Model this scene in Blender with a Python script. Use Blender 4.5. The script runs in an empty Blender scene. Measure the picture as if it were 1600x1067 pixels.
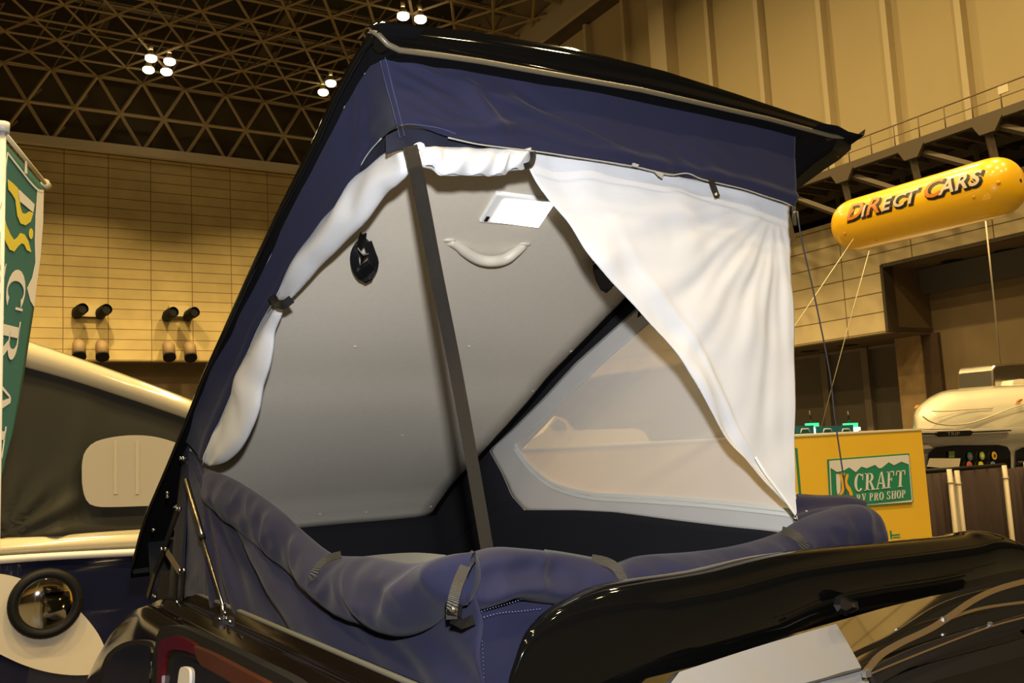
import bpy, bmesh, math, random
from mathutils import Vector, Matrix, noise
random.seed(7)
# ---------------------------------------------------------------- camera
H = 2.35                       # height of the lens above the hall floor
F = 1420.0                     # focal length in pixels of the 1600 px frame
D0, SL = 165.0, -0.05
def basis(vx):
    n = Vector((-SL, 1, 0)).normalized()
    U = -Vector((n.x, n.y, -D0/F)).normalized()
    hy = 533.5 + (D0 - n.x*(vx-800))/n.y
    X = Vector((vx-800, hy-533.5, F)).normalized()
    Y = U.cross(X)
    return X, Y, U
BX, BY, BZ = basis(3000)       # van frame = world frame
HXc, HYc, _ = basis(3200)      # hall frame
HA = math.atan2(HXc.dot(BY), HXc.dot(BX))
CAM = Vector((0, 0, H))
def ray(px, py):
    r = Vector((px-800, py-533.5, F))
    return Vector((r.dot(BX), r.dot(BY), r.dot(BZ))).normalized()
def PX(px, py, x): v = ray(px, py); return CAM + v*(x/v.x)
def PY(px, py, y): v = ray(px, py); return CAM + v*(y/v.y)
def PZ(px, py, z): v = ray(px, py); return CAM + v*((z-H)/v.z)
def PL(px, py, p0, n):
    v = ray(px, py); n = Vector(n); return CAM + v*((Vector(p0)-CAM).dot(n)/v.dot(n))
def hray(px, py):
    v = ray(px, py); c, s = math.cos(-HA), math.sin(-HA)
    return Vector((v.x*c - v.y*s, v.x*s + v.y*c, v.z))
def HPX(px, py, x): v = hray(px, py); return CAM + v*(x/v.x)
def HPY(px, py, y): v = hray(px, py); return CAM + v*(y/v.y)
def HPZ(px, py, z): v = hray(px, py); return CAM + v*((z-H)/v.z)

cd = bpy.data.cameras.new('camera'); cam = bpy.data.objects.new('camera', cd)
bpy.context.scene.collection.objects.link(cam)
right = Vector((BX.x, BY.x, BZ.x)); down = Vector((BX.y, BY.y, BZ.y)); fwd = Vector((BX.z, BY.z, BZ.z))
M = Matrix.Identity(4)
for i in range(3):
    M[i][0] = right[i]; M[i][1] = -down[i]; M[i][2] = -fwd[i]; M[i][3] = CAM[i]
cam.matrix_world = M
cd.sensor_width = 36; cd.lens = F/1600*36; cd.clip_start = 0.05; cd.clip_end = 300
bpy.context.scene.camera = cam
C = bpy.context.scene.collection

# ---------------------------------------------------------------- materials
MATS = {}
def mat(name, col, rough=0.5, metal=0.0, coat=0.0, bump=None, emit=None, estr=0, vary=None, spec=0.5, sheen=0, trans=0, ior=1.45, translucent=0, alpha=None):
    if name in MATS: return MATS[name]
    m = bpy.data.materials.new(name); m.use_nodes = True; nt = m.node_tree; N = nt.nodes; L = nt.links
    b = N['Principled BSDF']; out = N['Material Output']
    b.inputs['Base Color'].default_value = (*col, 1); b.inputs['Roughness'].default_value = rough
    b.inputs['Metallic'].default_value = metal; b.inputs['Coat Weight'].default_value = coat
    b.inputs['Coat Roughness'].default_value = 0.02
    b.inputs['Specular IOR Level'].default_value = spec; b.inputs['IOR'].default_value = ior
    b.inputs['Sheen Weight'].default_value = sheen; b.inputs['Transmission Weight'].default_value = trans
    tc = N.new('ShaderNodeTexCoord')
    if vary:
        sc, amt = vary
        nz = N.new('ShaderNodeTexNoise'); nz.inputs['Scale'].default_value = sc; nz.inputs['Detail'].default_value = 5
        L.new(tc.outputs['Object'], nz.inputs['Vector'])
        mx = N.new('ShaderNodeMix'); mx.data_type = 'RGBA'
        mx.inputs['A'].default_value = (*[c*(1-amt) for c in col], 1); mx.inputs['B'].default_value = (*[min(1, c*(1+amt)) for c in col], 1)
        L.new(nz.outputs['Fac'], mx.inputs['Factor']); L.new(mx.outputs['Result'], b.inputs['Base Color'])
    if bump:
        kind, sc, st = bump
        if kind == 'noise':
            t = N.new('ShaderNodeTexNoise'); t.inputs['Scale'].default_value = sc; t.inputs['Detail'].default_value = 3; o = t.outputs['Fac']
            L.new(tc.outputs['Object'], t.inputs['Vector'])
        elif kind == 'weave':
            t = N.new('ShaderNodeTexWave'); t.inputs['Scale'].default_value = sc; t.inputs['Distortion'].default_value = 1.5; t.bands_direction = 'DIAGONAL'
            L.new(tc.outputs['Object'], t.inputs['Vector']); o = t.outputs['Fac']
        bp = N.new('ShaderNodeBump'); bp.inputs['Strength'].default_value = st; bp.inputs['Distance'].default_value = 0.002
        L.new(o, bp.inputs['Height']); L.new(bp.outputs['Normal'], b.inputs['Normal'])
    if emit:
        b.inputs['Emission Color'].default_value = (*emit, 1); b.inputs['Emission Strength'].default_value = estr
    last = b.outputs['BSDF']
    if translucent:
        tr = N.new('ShaderNodeBsdfTranslucent'); tr.inputs['Color'].default_value = (*col, 1)
        ms = N.new('ShaderNodeMixShader'); ms.inputs['Fac'].default_value = translucent
        L.new(last, ms.inputs[1]); L.new(tr.outputs['BSDF'], ms.inputs[2]); last = ms.outputs['Shader']
    if alpha is not None:
        tp = N.new('ShaderNodeBsdfTransparent'); ms = N.new('ShaderNodeMixShader'); ms.inputs['Fac'].default_value = 1-alpha
        L.new(last, ms.inputs[1]); L.new(tp.outputs['BSDF'], ms.inputs[2]); last = ms.outputs['Shader']
    L.new(last, out.inputs['Surface'])
    MATS[name] = m; return m

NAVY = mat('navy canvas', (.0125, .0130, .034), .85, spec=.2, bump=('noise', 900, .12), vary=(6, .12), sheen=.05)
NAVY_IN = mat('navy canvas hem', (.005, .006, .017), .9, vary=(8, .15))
STITCH = mat('pale thread', (.16, .20, .34), .8)
BLACKC = mat('black cotton', (.006, .006, .009), .95)
GLOSS = mat('black paint', (.0025, .0025, .0024), .05, spec=.3)
BLACKP = mat('black plastic', (.005, .005, .006), .6, spec=.25)
PIPING = mat('flash lit rubber edging', (.085, .07, .045), .35)  # black rubber, lightened to carry the flash gleam in its colour
LINER = mat('grey ceiling felt', (.62, .565, .475), .95, bump=('noise', 500, .25), vary=(60, .05))
PLAST = mat('cream plastic', (.55, .50, .42), .45)
WHITE = mat('white net', (.62, .63, .66), .8, bump=('weave', 260, .25), translucent=.18, spec=.2)
SHEER = mat('sheer white net', (.74, .735, .72), .8, bump=('weave', 300, .2), translucent=.30, alpha=.90, spec=.1)
SHEERW = mat('sheer window net', (.88, .86, .83), .8, bump=('noise', 30, .4), translucent=.35, alpha=.84, spec=.1)
ZIP = mat('ivory zip tape', (.72, .72, .66), .6)
CORDED = mat('grey zip edge', (.27, .27, .25), .6)
WEB = mat('black webbing', (.009, .009, .011), .5, bump=('weave', 520, 1.0), spec=.45)
WEBB = mat('dark olive webbing', (.055, .05, .04), .55, bump=('weave', 260, 1.0))
CHROME = mat('chrome', (.75, .75, .78), .12, 1.0)
BRASS = mat('brass snap', (.8, .68, .5), .2, 1.0)
GOLD = mat('gold strut', (.22, .19, .13), .3, 1.0)
STEEL = mat('dark steel', (.06, .055, .05), .3, .9)
LAMPG = mat('lit lamp diffuser', (.9, .9, .85), .4, emit=(1, .95, .82), estr=5)
SEAL = mat('grey green seal', (.075, .08, .07), .7)

def link(name, me, m=None, parent=None):
    o = bpy.data.objects.new(name, me); C.objects.link(o)
    if m is not None:
        for x in (m if isinstance(m, (list, tuple)) else [m]): me.materials.append(x)
    if parent is not None: o.parent = parent
    return o
def tag(o, label=None, cat=None, group=None, kind=None):
    if label: o['label'] = label
    if cat: o['category'] = cat
    if group: o['group'] = group
    if kind: o['kind'] = kind
    return o
def empty(name, loc=(0, 0, 0), label=None, cat=None, group=None):
    o = bpy.data.objects.new(name, None); C.objects.link(o); o.location = loc; o.empty_display_size = .1
    return tag(o, label, cat, group)

class MB:
    def __init__(s, off=(0, 0, 0)): s.v = []; s.f = []; s.m = []; s.sm = []; s.off = Vector(off)
    def add(s, vs, fs, mi=0, smooth=False):
        b = len(s.v); s.v += [Vector(p) for p in vs]; s.f += [[i+b for i in f] for f in fs]; s.m += [mi]*len(fs); s.sm += [smooth]*len(fs)
    def grid(s, G, mi=0, closed_u=False, smooth=True):
        n, k = len(G), len(G[0]); vs = [p for r in G for p in r]; fs = []
        for i in range(n-1):
            for j in range(k if closed_u else k-1):
                j2 = (j+1) % k; fs.append([i*k+j, i*k+j2, (i+1)*k+j2, (i+1)*k+j])
        s.add(vs, fs, mi, smooth)
    def box(s, lo, hi, mi=0):
        x0, y0, z0 = lo; x1, y1, z1 = hi
        s.add([(x0, y0, z0), (x1, y0, z0), (x1, y1, z0), (x0, y1, z0), (x0, y0, z1), (x1, y0, z1), (x1, y1, z1), (x0, y1, z1)],
              [[0, 3, 2, 1], [4, 5, 6, 7], [0, 1, 5, 4], [1, 2, 6, 5], [2, 3, 7, 6], [3, 0, 4, 7]], mi)
    def prism(s, pts, ext, mi=0):
        """flat outline thickened by the vector ext"""
        pts = [Vector(p) for p in pts]; ext = Vector(ext); n = len(pts)
        s.add(pts+[p+ext for p in pts], [list(range(n)), list(range(2*n-1, n-1, -1))]+[[i, (i+1) % n, n+(i+1) % n, n+i] for i in range(n)], mi)
    def tube(s, path, r, seg=8, mi=0, cap=True):
        path = [Vector(p) for p in path]; rs = r if isinstance(r, (list, tuple)) else [r]*len(path)
        rings = []; up = None
        for i, p in enumerate(path):
            t = (path[min(i+1, len(path)-1)]-path[max(i-1, 0)]).normalized()
            if up is None: up = t.orthogonal().normalized()
            up = (up - t*up.dot(t)).normalized(); bi = t.cross(up)
            rings.append([p+(up*math.cos(a)+bi*math.sin(a))*rs[i] for a in [2*math.pi*k/seg for k in range(seg)]])
        s.grid(rings, mi, True)
        if cap:
            s.add(rings[0], [list(range(seg))], mi); s.add(rings[-1], [list(range(seg))], mi)
    def bar(s, a, b, w, mi=0):
        a, b = Vector(a), Vector(b); t = (b-a).normalized(); u = t.orthogonal().normalized(); v = t.cross(u); w /= 2
        q = [a+u*w+v*w, a-u*w+v*w, a-u*w-v*w, a+u*w-v*w]
        s.add(q+[p+(b-a) for p in q], [[0, 1, 5, 4], [1, 2, 6, 5], [2, 3, 7, 6], [3, 0, 4, 7], [0, 3, 2, 1], [4, 5, 6, 7]], mi)
    def ribbon(s, path, w, normal, th=.0015, mi=0, widths=None):
        path = [Vector(p) for p in path]; G = []
        for i, p in enumerate(path):
            t = (path[min(i+1, len(path)-1)]-path[max(i-1, 0)]).normalized()
            nn = normal[i] if isinstance(normal, list) else Vector(normal)
            nn = (nn - t*nn.dot(t)).normalized(); sd = t.cross(nn); ww = (widths[i] if widths else w)/2
            G.append([p-sd*ww, p+sd*ww, p+sd*ww+nn*th, p-sd*ww+nn*th])
        s.grid(G, mi, True, smooth=False)
        s.add(G[0], [[0, 1, 2, 3]], mi); s.add(G[-1], [[3, 2, 1, 0]], mi)
    def ball(s, c, r, mi=0, n=10, sc=(1, 1, 1)):
        c = Vector(c); s.grid([[c+Vector((math.sin(a)*math.cos(b)*r*sc[0], math.sin(a)*math.sin(b)*r*sc[1], math.cos(a)*r*sc[2])) for b in [2*math.pi*k/n for k in range(n)]] for a in [math.pi*(i+.001)/(n//2+.002) for i in range(n//2+1)]], mi, True)
    def build(s, name, m, parent=None, bevel=0, solid=0, sub=0):
        me = bpy.data.meshes.new(name); me.from_pydata([tuple(p) for p in s.v], [], s.f)
        for p, mi, sm in zip(me.polygons, s.m, s.sm): p.material_index = mi; p.use_smooth = sm
        me.update(); bm = bmesh.new(); bm.from_mesh(me); bmesh.ops.remove_doubles(bm, verts=bm.verts, dist=1e-6)
        bmesh.ops.recalc_face_normals(bm, faces=bm.faces); bm.to_mesh(me); bm.free()
        o = link(name, me, m, parent)
        if solid: md = o.modifiers.new('solid', 'SOLIDIFY'); md.thickness = solid; md.offset = 0
        if bevel: md = o.modifiers.new('bevel', 'BEVEL'); md.width = bevel; md.segments = 2; md.limit_method = 'ANGLE'
        if sub: md = o.modifiers.new('sub', 'SUBSURF'); md.levels = sub; md.render_levels = sub
        return o

def resample(pts, n, smooth=True):
    pts = [Vector(p) for p in pts]
    if smooth and len(pts) > 2:
        dense = []
        for i in range(len(pts)-1):
            p0 = pts[max(i-1, 0)]; p1 = pts[i]; p2 = pts[i+1]; p3 = pts[min(i+2, len(pts)-1)]
            for k in range(8):
                t = k/8; dense.append(.5*((2*p1)+(p2-p0)*t+(2*p0-5*p1+4*p2-p3)*t*t+(3*p1-p0-3*p2+p3)*t**3))
        dense.append(pts[-1]); pts = dense
    d = [0]
    for a, b in zip(pts, pts[1:]): d.append(d[-1]+(b-a).length)
    out = []; j = 0
    for k in range(n):
        t = d[-1]*k/(n-1)
        while j < len(d)-2 and d[j+1] < t: j += 1
        s = (t-d[j])/max(1e-9, d[j+1]-d[j]); out.append(pts[j].lerp(pts[j+1], min(1, max(0, s))))
    return out
def coons(c0, c1, nu, nv, d0=None, d1=None, smooth=True):
    """c0 bottom, c1 top (along u), d0 left, d1 right (along v, bottom to top)"""
    a = resample(c0, nu, smooth); b = resample(c1, nu, smooth)
    l = resample(d0, nv, smooth) if d0 else [a[0].lerp(b[0], v/(nv-1)) for v in range(nv)]
    r = resample(d1, nv, smooth) if d1 else [a[-1].lerp(b[-1], v/(nv-1)) for v in range(nv)]
    G = []
    for j in range(nv):
        v = j/(nv-1); row = []
        for i in range(nu):
            u = i/(nu-1)
            p = a[i]*(1-v)+b[i]*v + l[j]*(1-u)+r[j]*u - (a[0]*(1-u)*(1-v)+a[-1]*u*(1-v)+b[0]*(1-u)*v+b[-1]*u*v)
            row.append(p)
        G.append(row)
    return G
def displace(G, fn):
    """moves every point along the local normal (turned to the open side, where the lens is)"""
    n, k = len(G), len(G[0]); R = []
    for j in range(n):
        row = []
        for i in range(k):
            du = G[j][min(i+1, k-1)]-G[j][max(i-1, 0)]; dv = G[min(j+1, n-1)][i]-G[max(j-1, 0)][i]
            nn = du.cross(dv)
            if nn.length < 1e-9: nn = CAM-G[j][i]
            nn.normalize()
            if nn.dot(CAM-G[j][i]) < 0: nn = -nn
            row.append(G[j][i]+nn*fn(i/(k-1), j/(n-1), G[j][i]))
        R.append(row)
    return R
def cloth(name, G, m, parent, th=.002):
    b = MB(); b.grid(G); return b.build(name, m, parent, solid=th)
def nz(p, s, seed=0): return noise.noise(Vector((p[0]*s+seed, p[1]*s-seed*.7, p[2]*s+seed*1.3)))
def ridge(p, s, seed=0): return 1-abs(nz(p, s, seed))*2

def interp(x, xs, ys):
    if x <= xs[0]: return ys[0]+(ys[1]-ys[0])*(x-xs[0])/(xs[1]-xs[0])
    for i in range(len(xs)-1):
        if x <= xs[i+1]: return ys[i]+(ys[i+1]-ys[i])*(x-xs[i])/(xs[i+1]-xs[i])
    return ys[-1]+(ys[-1]-ys[-2])*(x-xs[-1])/(xs[-1]-xs[-2])

# ================================================================= MAIN VAN
van = empty('camper_van', (1.35, 2.4, 0), 'black camper van with raised black pop-up roof, navy canvas and white netting', 'van')
def vb(b, name, m, parent=None, **k):
    o = b.build(name, m, **k); p = parent if parent is not None else van
    o.parent = p; o.matrix_parent_inverse = Matrix.Identity(4)
    # children keep world coordinates: the van empty sits at its base
    if p is van: o.location = -van.location
    return o
ZB = H-.40                     # roof rail height
# -- pop-up shell: long profile of its lower edge (Y, z)
LIPY = [1.433, 1.544, 1.63, 1.717, 1.797, 1.967, 2.115, 2.237, 2.438, 2.639, 2.781, 2.902, 3.132, 3.405, 3.551, 3.707]
LIPZ = [.757, .726, .694, .649, .617, .551, .485, .429, .333, .240, .158, .094, -.024, -.160, -.254, -.385]
def zp(y): return H + interp(y, LIPY, LIPZ)
def onliner(px, py, dz=0.0, t0=1.2):
    v = ray(px, py); t = t0; g0 = (CAM+v*t).z-(zp((CAM+v*t).y)+dz)
    while t < 8:
        t += .01; p = CAM+v*t; g = p.z-(zp(p.y)+dz)
        if g*g0 <= 0:
            return p
        g0 = g
    return p
X0, X1 = .672, 2.030
def shell():
    b = MB(); ny = 48; G = []
    for j in range(ny+1):
        t = j/ny; y = 1.434+(3.72-1.434)*t
        # half profile across: plan rounding at the rear corners, crown height
        zl = zp(max(y, 1.433))
        hh = .024*min(1, math.sqrt(max(0, (y-1.428)/.05)))+.004+.014*min(1, max(0, (y-1.6)/.5))
        if t > .93: hh *= max(.25, 1-(t-.93)/.07*.75)
        inset = .012*max(0, 1-(y-1.434)/.04)
        row = []
        xs = X0+inset; xe = X1-inset
        prof = []
        for k in range(29):
            s = k/28
            x = xs+(xe-xs)*s
            e = min(s, 1-s)
            side = min(1, (e*1.358/.035))
            z = zl+hh*math.sqrt(max(0, 1-(1-side)**2)) + .022*math.sin(math.pi*s)*min(1, (y-1.42)/.12)
            # the far rear corner is drawn out and turned down
            if s > .82: z -= .030*((s-.82)/.18)**1.5*math.exp(-((y-1.4)/.5)**2)
            prof.append(Vector((x, y, z)))
        # a lip under each side, so the shell has thickness
        prof = [Vector((xs, y, zl-.006)), Vector((xs-.006, y, zl+.004))]+prof+[Vector((xe+.006, y, zl+.004)), Vector((xe, y, zl-.006))]
        G.append(prof)
    b.grid(G)
    r0 = [Vector((p.x, 1.433, zp(1.433)-.004+.0)) for p in G[0]]
    b.grid([r0, G[0]])
    rl = [Vector((p.x, 3.72, zp(3.72)-.02)) for p in G[-1]]
    b.grid([G[-1], rl])
    return vb(b, 'roof_shell', GLOSS)
sh = shell()
# rear edge following the photo: the lip waves down at the corner
lipx = [.665, .675, .690, .714, .80, .892, 1.3, 1.706, 1.945, 2.032]
lipz = [.760, .752, .738, .730, .737, .743, .758, .757, .749, .760]
def lipw(x): return H+interp(x, lipx, lipz)
b = MB(); G = []
for k in range(60):
    x = .665+(2.022-.665)*k/59
    zz = lipw(x); zt = H+.009+interp(x, [.665, .677, .742, .895, 1.13, 1.38, 1.601, 1.779, 1.924, 2.034], [.765, .783, .789, .806, .821, .820, .807, .794, .784, .770])
    G.append([Vector((x, 1.50, zt-.006)), Vector((x, 1.455, zt)), Vector((x, 1.438, zt-.008)), Vector((x, 1.432, zz+(zt-zz)*.5)), Vector((x, 1.434, zz+.006)), Vector((x, 1.442, zz-.003)), Vector((x, 1.47, zz-.002))])
b.grid(G); vb(b, 'roof_shell_rear_edge', GLOSS).parent = sh
bpy.data.objects['roof_shell_rear_edge'].location = (0, 0, 0)
def sub(b, name, m, parent, **k):
    o = b.build(name, m, **k); o.parent = parent; return o
# rubber edging, black along the near side; rear flash gleam put into its colour
pth = [Vector((x, 1.430, lipw(x)+.001)) for x in [.672+(2.018-.672)*k/60 for k in range(61)]]
side = [Vector((.668, y, zp(y)-.001)) for y in [3.70-(3.70-1.44)*k/50 for k in range(51)]]
b = MB(); b.tube([Vector((.668, 1.462, H+.757)), Vector((.670, 1.440, H+.762)), Vector((.678, 1.431, H+.752))]+pth[1:], .0058, 8); sub(b, 'edge_piping', PIPING, sh)
b = MB(); b.tube(side+[Vector((.666, 1.45, H+.762))], .008, 8); sub(b, 'side_bead', GLOSS, sh)
b = MB(); cy = [1.452+.4*k/16 for k in range(17)]; b.prism([Vector((2.026, y, zp(y)-.003)) for y in cy]+[Vector((2.026, y, zp(y)+.012)) for y in reversed(cy)], (.010, 0, 0)); sub(b, 'corner_cap', BLACKP, sh)
# black underside rim between edge and canvas
b = MB()
ys = [1.402+(3.71-1.402)*k/50 for k in range(51)]
def inner_x(y): return interp(y, [1.4, 1.49, 1.6, 1.9, 2.38, 2.64, 2.97, 3.31, 3.7], [.73, .712, .695, .692, .682, .682, .70, .775, .84])
G = []
for y in ys:
    G.append([Vector((X0, y, zp(y)-.004)), Vector((inner_x(y)+.03, y, zp(y)+.004))])
b.grid(G)
b.grid([[Vector((1.86, y, zp(y)-.002)), Vector((1.93, y, zp(y)+.001)), Vector((1.97, y, zp(y)-.008)), Vector((X1+.004, y, zp(y)-.009)), Vector((X1+.012, y, zp(y)+.01))] for y in ys])
b.grid([[Vector((x, 1.434, lipw(x)-.003)), Vector((x, 1.52, min(lipw(x), H+.757)-.004)), Vector((x, 1.56, zp(1.56)-.001))] for x in [X0+(X1-X0)*k/40 for k in range(41)]])
sub(b, 'underside_rim', mat('matt black underside', (.003, .003, .004), .9, spec=.1), sh)
# black inner skirt at the front end (deep side wall seen from below)
b = MB(); G = []
for k in range(21):
    y = 2.95+(3.70-2.95)*k/20; x = inner_x(y)
    G.append([Vector((x+.02, y, zp(y)+.006)), Vector((x+.03, y, zp(y)-.004-.0*k))])
b.grid(G)
b.prism([Vector((X0, 3.70, zp(3.70)-.02)), Vector((X1, 3.70, zp(3.70)-.02)), Vector((X1, 3.70, zp(3.70)+.05)), Vector((X0, 3.70, zp(3.70)+.05))], (0, .012, 0))
sub(b, 'front_skirt', BLACKP, sh)
# ceiling liner
b = MB(); b.grid([[Vector((.69+(1.885-.69)*i/12, y, zp(y)+.002+.0015*math.sin(i*1.1))) for i in range(13)] for y in [1.53+(3.60-1.53)*k/44 for k in range(45)]])
liner = sub(b, 'ceiling_liner', LINER, sh, solid=.004)
for px, py in [(555, 541), (733, 541), (892, 548), (468, 685), (628, 679), (778, 668), (443, 805), (832, 610), (958, 478), (500, 803), (572, 800), (673, 791), (462, 806)]:
    p = onliner(px, py); b = MB(); b.ball(p+Vector((0, 0, -.001)), .0065, n=10, sc=(1, 1, .6)); sub(b, 'rivet', mat('liner rivet', (.50, .46, .41), .5), sh)
# grab handle
hp = [onliner(x, y, dz) for x, y, dz in [(702, 376, 0), (716, 384, -.006), (735, 398, -.018), (752, 406, -.028), (770, 408, -.031), (788, 405, -.028), (803, 396, -.018), (815, 386, -.006), (819, 382, 0)]]
b = MB(); b.tube(resample(hp, 26), [(.0155 if 4 < i < 21 else .018-.006*abs(i-12.5)/12.5) for i in range(26)], 12)
for c in (hp[0], hp[-1]): b.ball(c, .017, n=12, sc=(1.2, .9, .35))
sub(b, 'grab_handle', PLAST, sh)
# ceiling lamp
def lp(px, py, dz): return onliner(px, py, dz)
q = [onliner(775, 296), onliner(748, 341), onliner(842, 348), onliner(868, 309)]
b = MB(); b.prism([p+Vector((0, 0, -.012)) for p in q], (0, 0, .014)); lampf = sub(b, 'ceiling_lamp', mat('white lamp frame', (.8, .8, .78), .4), sh, bevel=.004)
c = sum(q, Vector())/4
qi = [c+(p-c)*f for p, f in zip(q, (.84, .84, .96, .96))]
qi = [p.lerp((qi[2]+qi[3])/2, .10) if i < 2 else p for i, p in enumerate(qi)]
b = MB(); b.prism([p+Vector((0, 0, -.015)) for p in qi], (0, 0, .004), 0)
sw = q[1].lerp(q[0], .12).lerp(q[2], .05)
e1 = (q[0]-q[1]).normalized(); e2 = (q[2]-q[1]).normalized()
b.prism([sw+e1*a*.018+e2*c2*.009+Vector((0, 0, -.016)) for a, c2 in ((0, 0), (1, 0), (1, 1), (0, 1))], (0, 0, .003), 1)
sub(b, 'lamp_diffuser', [LAMPG, BLACKP], sh)

# buckled luggage straps hanging from the liner
def buckle(pts, w, chrome=True, cpts=None):
    b = MB(); P = resample([onliner(x, y, dz) for x, y, dz in pts], 22)
    b.ribbon(P, w, [(CAM-p) for p in P], .004)
    o = sub(b, 'hanging_buckle', WEB, sh)
    return o
o = buckle([(572, 372, -.01), (560, 385, -.02), (554, 400, -.03), (557, 420, -.045), (568, 434, -.05), (580, 425, -.05), (585, 410, -.045), (580, 395, -.035), (574, 378, -.02)], .022)
b = MB(); b.prism([onliner(x, y, -.045) for x, y in ((556, 418), (562, 415), (568, 410), (576, 403), (583, 408), (586, 418), (582, 431), (571, 437), (562, 431))], (0, 0, -.012)); sub(b, 'buckle_pouch', BLACKP, sh, bevel=.003)
b = MB()
b.prism([onliner(x, y, -.04) for x, y in ((563, 362), (573, 364), (571, 376), (564, 388), (557, 382))], (0, 0, -.004), 0)
b.prism([onliner(x, y, -.055) for x, y in ((559, 386), (567, 397), (576, 395), (570, 402), (563, 412), (564, 400))], (0, 0, -.004), 1)
b.ball(onliner(567, 364, -.05), .004, 1); sub(b, 'buckle_clip', [STEEL, CHROME], sh)
b = MB(); b.prism([onliner(x, y, -.03) for x, y in ((926, 414), (938, 408), (952, 428), (956, 441), (947, 449), (938, 444), (930, 428))], (0, 0, -.018))
b.tube(resample([onliner(x, y, -.035) for x, y in ((927, 410), (932, 404), (940, 402))], 8), .003, 6)
b.tube(resample([onliner(x, y, -.035) for x, y in ((943, 447), (950, 450), (957, 446), (962, 439))], 8), .0035, 6); sub(b, 'hanging_buckle', BLACKP, sh)
# ------------------------------------------------------------- canvas
S0, SN = (.70, 3.0, H), (1.5, .06, 0)         # near side wall plane
def SP(px, py, off=0): return PL(px, py, (S0[0]-off, S0[1], S0[2]), SN)
YR = 1.475                                      # rear wall plane
def RP(px, py, off=0): return PY(px, py, YR-off)
# upper rear valance
top = [RP(x, y) for x, y in [(598, 84), (650, 92), (750, 102), (900, 121), (1000, 142), (1100, 167), (1170, 188), (1243, 212)]]
bot = [RP(x, y) for x, y in [(622, 196), (660, 200), (700, 214), (745, 223), (790, 231), (840, 237), (900, 245), (960, 254), (1020, 266), (1050, 271), (1100, 282), (1160, 295), (1200, 308), (1243, 322)]]
G = coons(bot, top, 110, 36)
def dv(u, v, p):
    d = .004*nz(p, 7, 1)+.010*max(0, nz(p*1.0, 5, 9))*min(1, v*3)*(1-v)
    s1 = math.exp(-((u-.12-.10*(1-v))/.018)**2)*.010*math.sin(math.pi*min(1, v*1.1))
    s2 = math.exp(-((u-.03-.55*(1-v)**1.2)/.035)**2)*.008*(1-v)*v*4
    s3 = .006*math.exp(-((v-.12-.15*math.exp(-((u-.25)/.1)**2))/.06)**2)
    s4 = .004*math.sin(55*u+12*v)*math.exp(-((u-.24)/.07)**2)*math.exp(-((v-.5)/.3)**2)
    return ((d+s1+s2+s3+s4)*1.5+.006*math.sin(26*(u*2.2+v)+5*nz(p,4,8))*max(0,nz(p,3,21)))*min(1, u*14)
G = displace(G, dv)
b = MB(); b.grid(G); cv = vb(b, 'rear_canvas', NAVY, solid=.003)
# upper near side canvas
top = [PX(x, y, inner_x(1.5)) for x, y in [(598, 84)]]
top = [RP(598, 84)]+[onliner(x, y, 0) for x, y in [(574, 108), (551, 142), (514, 217), (470, 300), (419, 400), (392, 456), (364, 505), (323, 591), (300, 655), (288, 690)]]
bot = [RP(622, 196)]+[SP(x, y) for x, y in [(598, 215), (575, 240), (560, 272), (540, 305), (503, 348), (473, 390), (443, 448), (425, 475), (400, 520), (372, 590), (347, 650), (325, 700), (317, 722)]]
G = displace(coons(bot, top, 110, 22), lambda u, v, p: min(1, u*14)*1.0*(.007*nz(p, 6, 3)+.008*math.exp(-((u-.05-.10*(1-v))/.02)**2)*math.sin(math.pi*v)+.006*math.exp(-((v-.15)/.12)**2)+.004*math.sin(60*u-9*v)*math.exp(-(u/.18)**2)*v*(1-v)*4))
b = MB(); b.grid(G); cs = vb(b, 'side_canvas', NAVY, solid=.003)
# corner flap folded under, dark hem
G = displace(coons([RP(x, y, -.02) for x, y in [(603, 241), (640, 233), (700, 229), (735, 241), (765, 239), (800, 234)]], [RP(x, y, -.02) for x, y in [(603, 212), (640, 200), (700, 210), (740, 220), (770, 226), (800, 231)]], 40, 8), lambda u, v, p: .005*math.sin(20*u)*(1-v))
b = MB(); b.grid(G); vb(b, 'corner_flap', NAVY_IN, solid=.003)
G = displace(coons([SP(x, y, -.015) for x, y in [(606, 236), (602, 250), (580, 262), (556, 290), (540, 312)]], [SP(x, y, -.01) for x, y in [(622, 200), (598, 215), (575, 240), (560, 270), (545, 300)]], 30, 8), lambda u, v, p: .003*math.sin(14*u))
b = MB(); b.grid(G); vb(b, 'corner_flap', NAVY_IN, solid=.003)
# stitching: dashes
def dashes(name, path, parent, r=.0007, n=60, duty=.36, m=STITCH):
    P = resample(path, n*2); b = MB()
    for i in range(n):
        a, c2 = P[2*i], P[2*i+1]; b.tube([a, a.lerp(c2, duty*1.6)], r*1.0, 4)
    o = b.build(name, m); o.parent = parent; return o
OFF = .008
dashes('stitching', [RP(x, y, OFF) for x, y in [(594, 95), (600, 120), (608, 150), (615, 175), (620, 195), (625, 215)]], cv, n=52)
dashes('stitching', [RP(x, y, OFF) for x, y in [(601, 88), (607, 110), (614, 140), (622, 170), (627, 190), (632, 212)]], cv, n=52)
dashes('stitching', [RP(x, y, OFF) for x, y in [(625, 196), (640, 194), (662, 196), (690, 201), (712, 209)]], cv, n=36)
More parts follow.
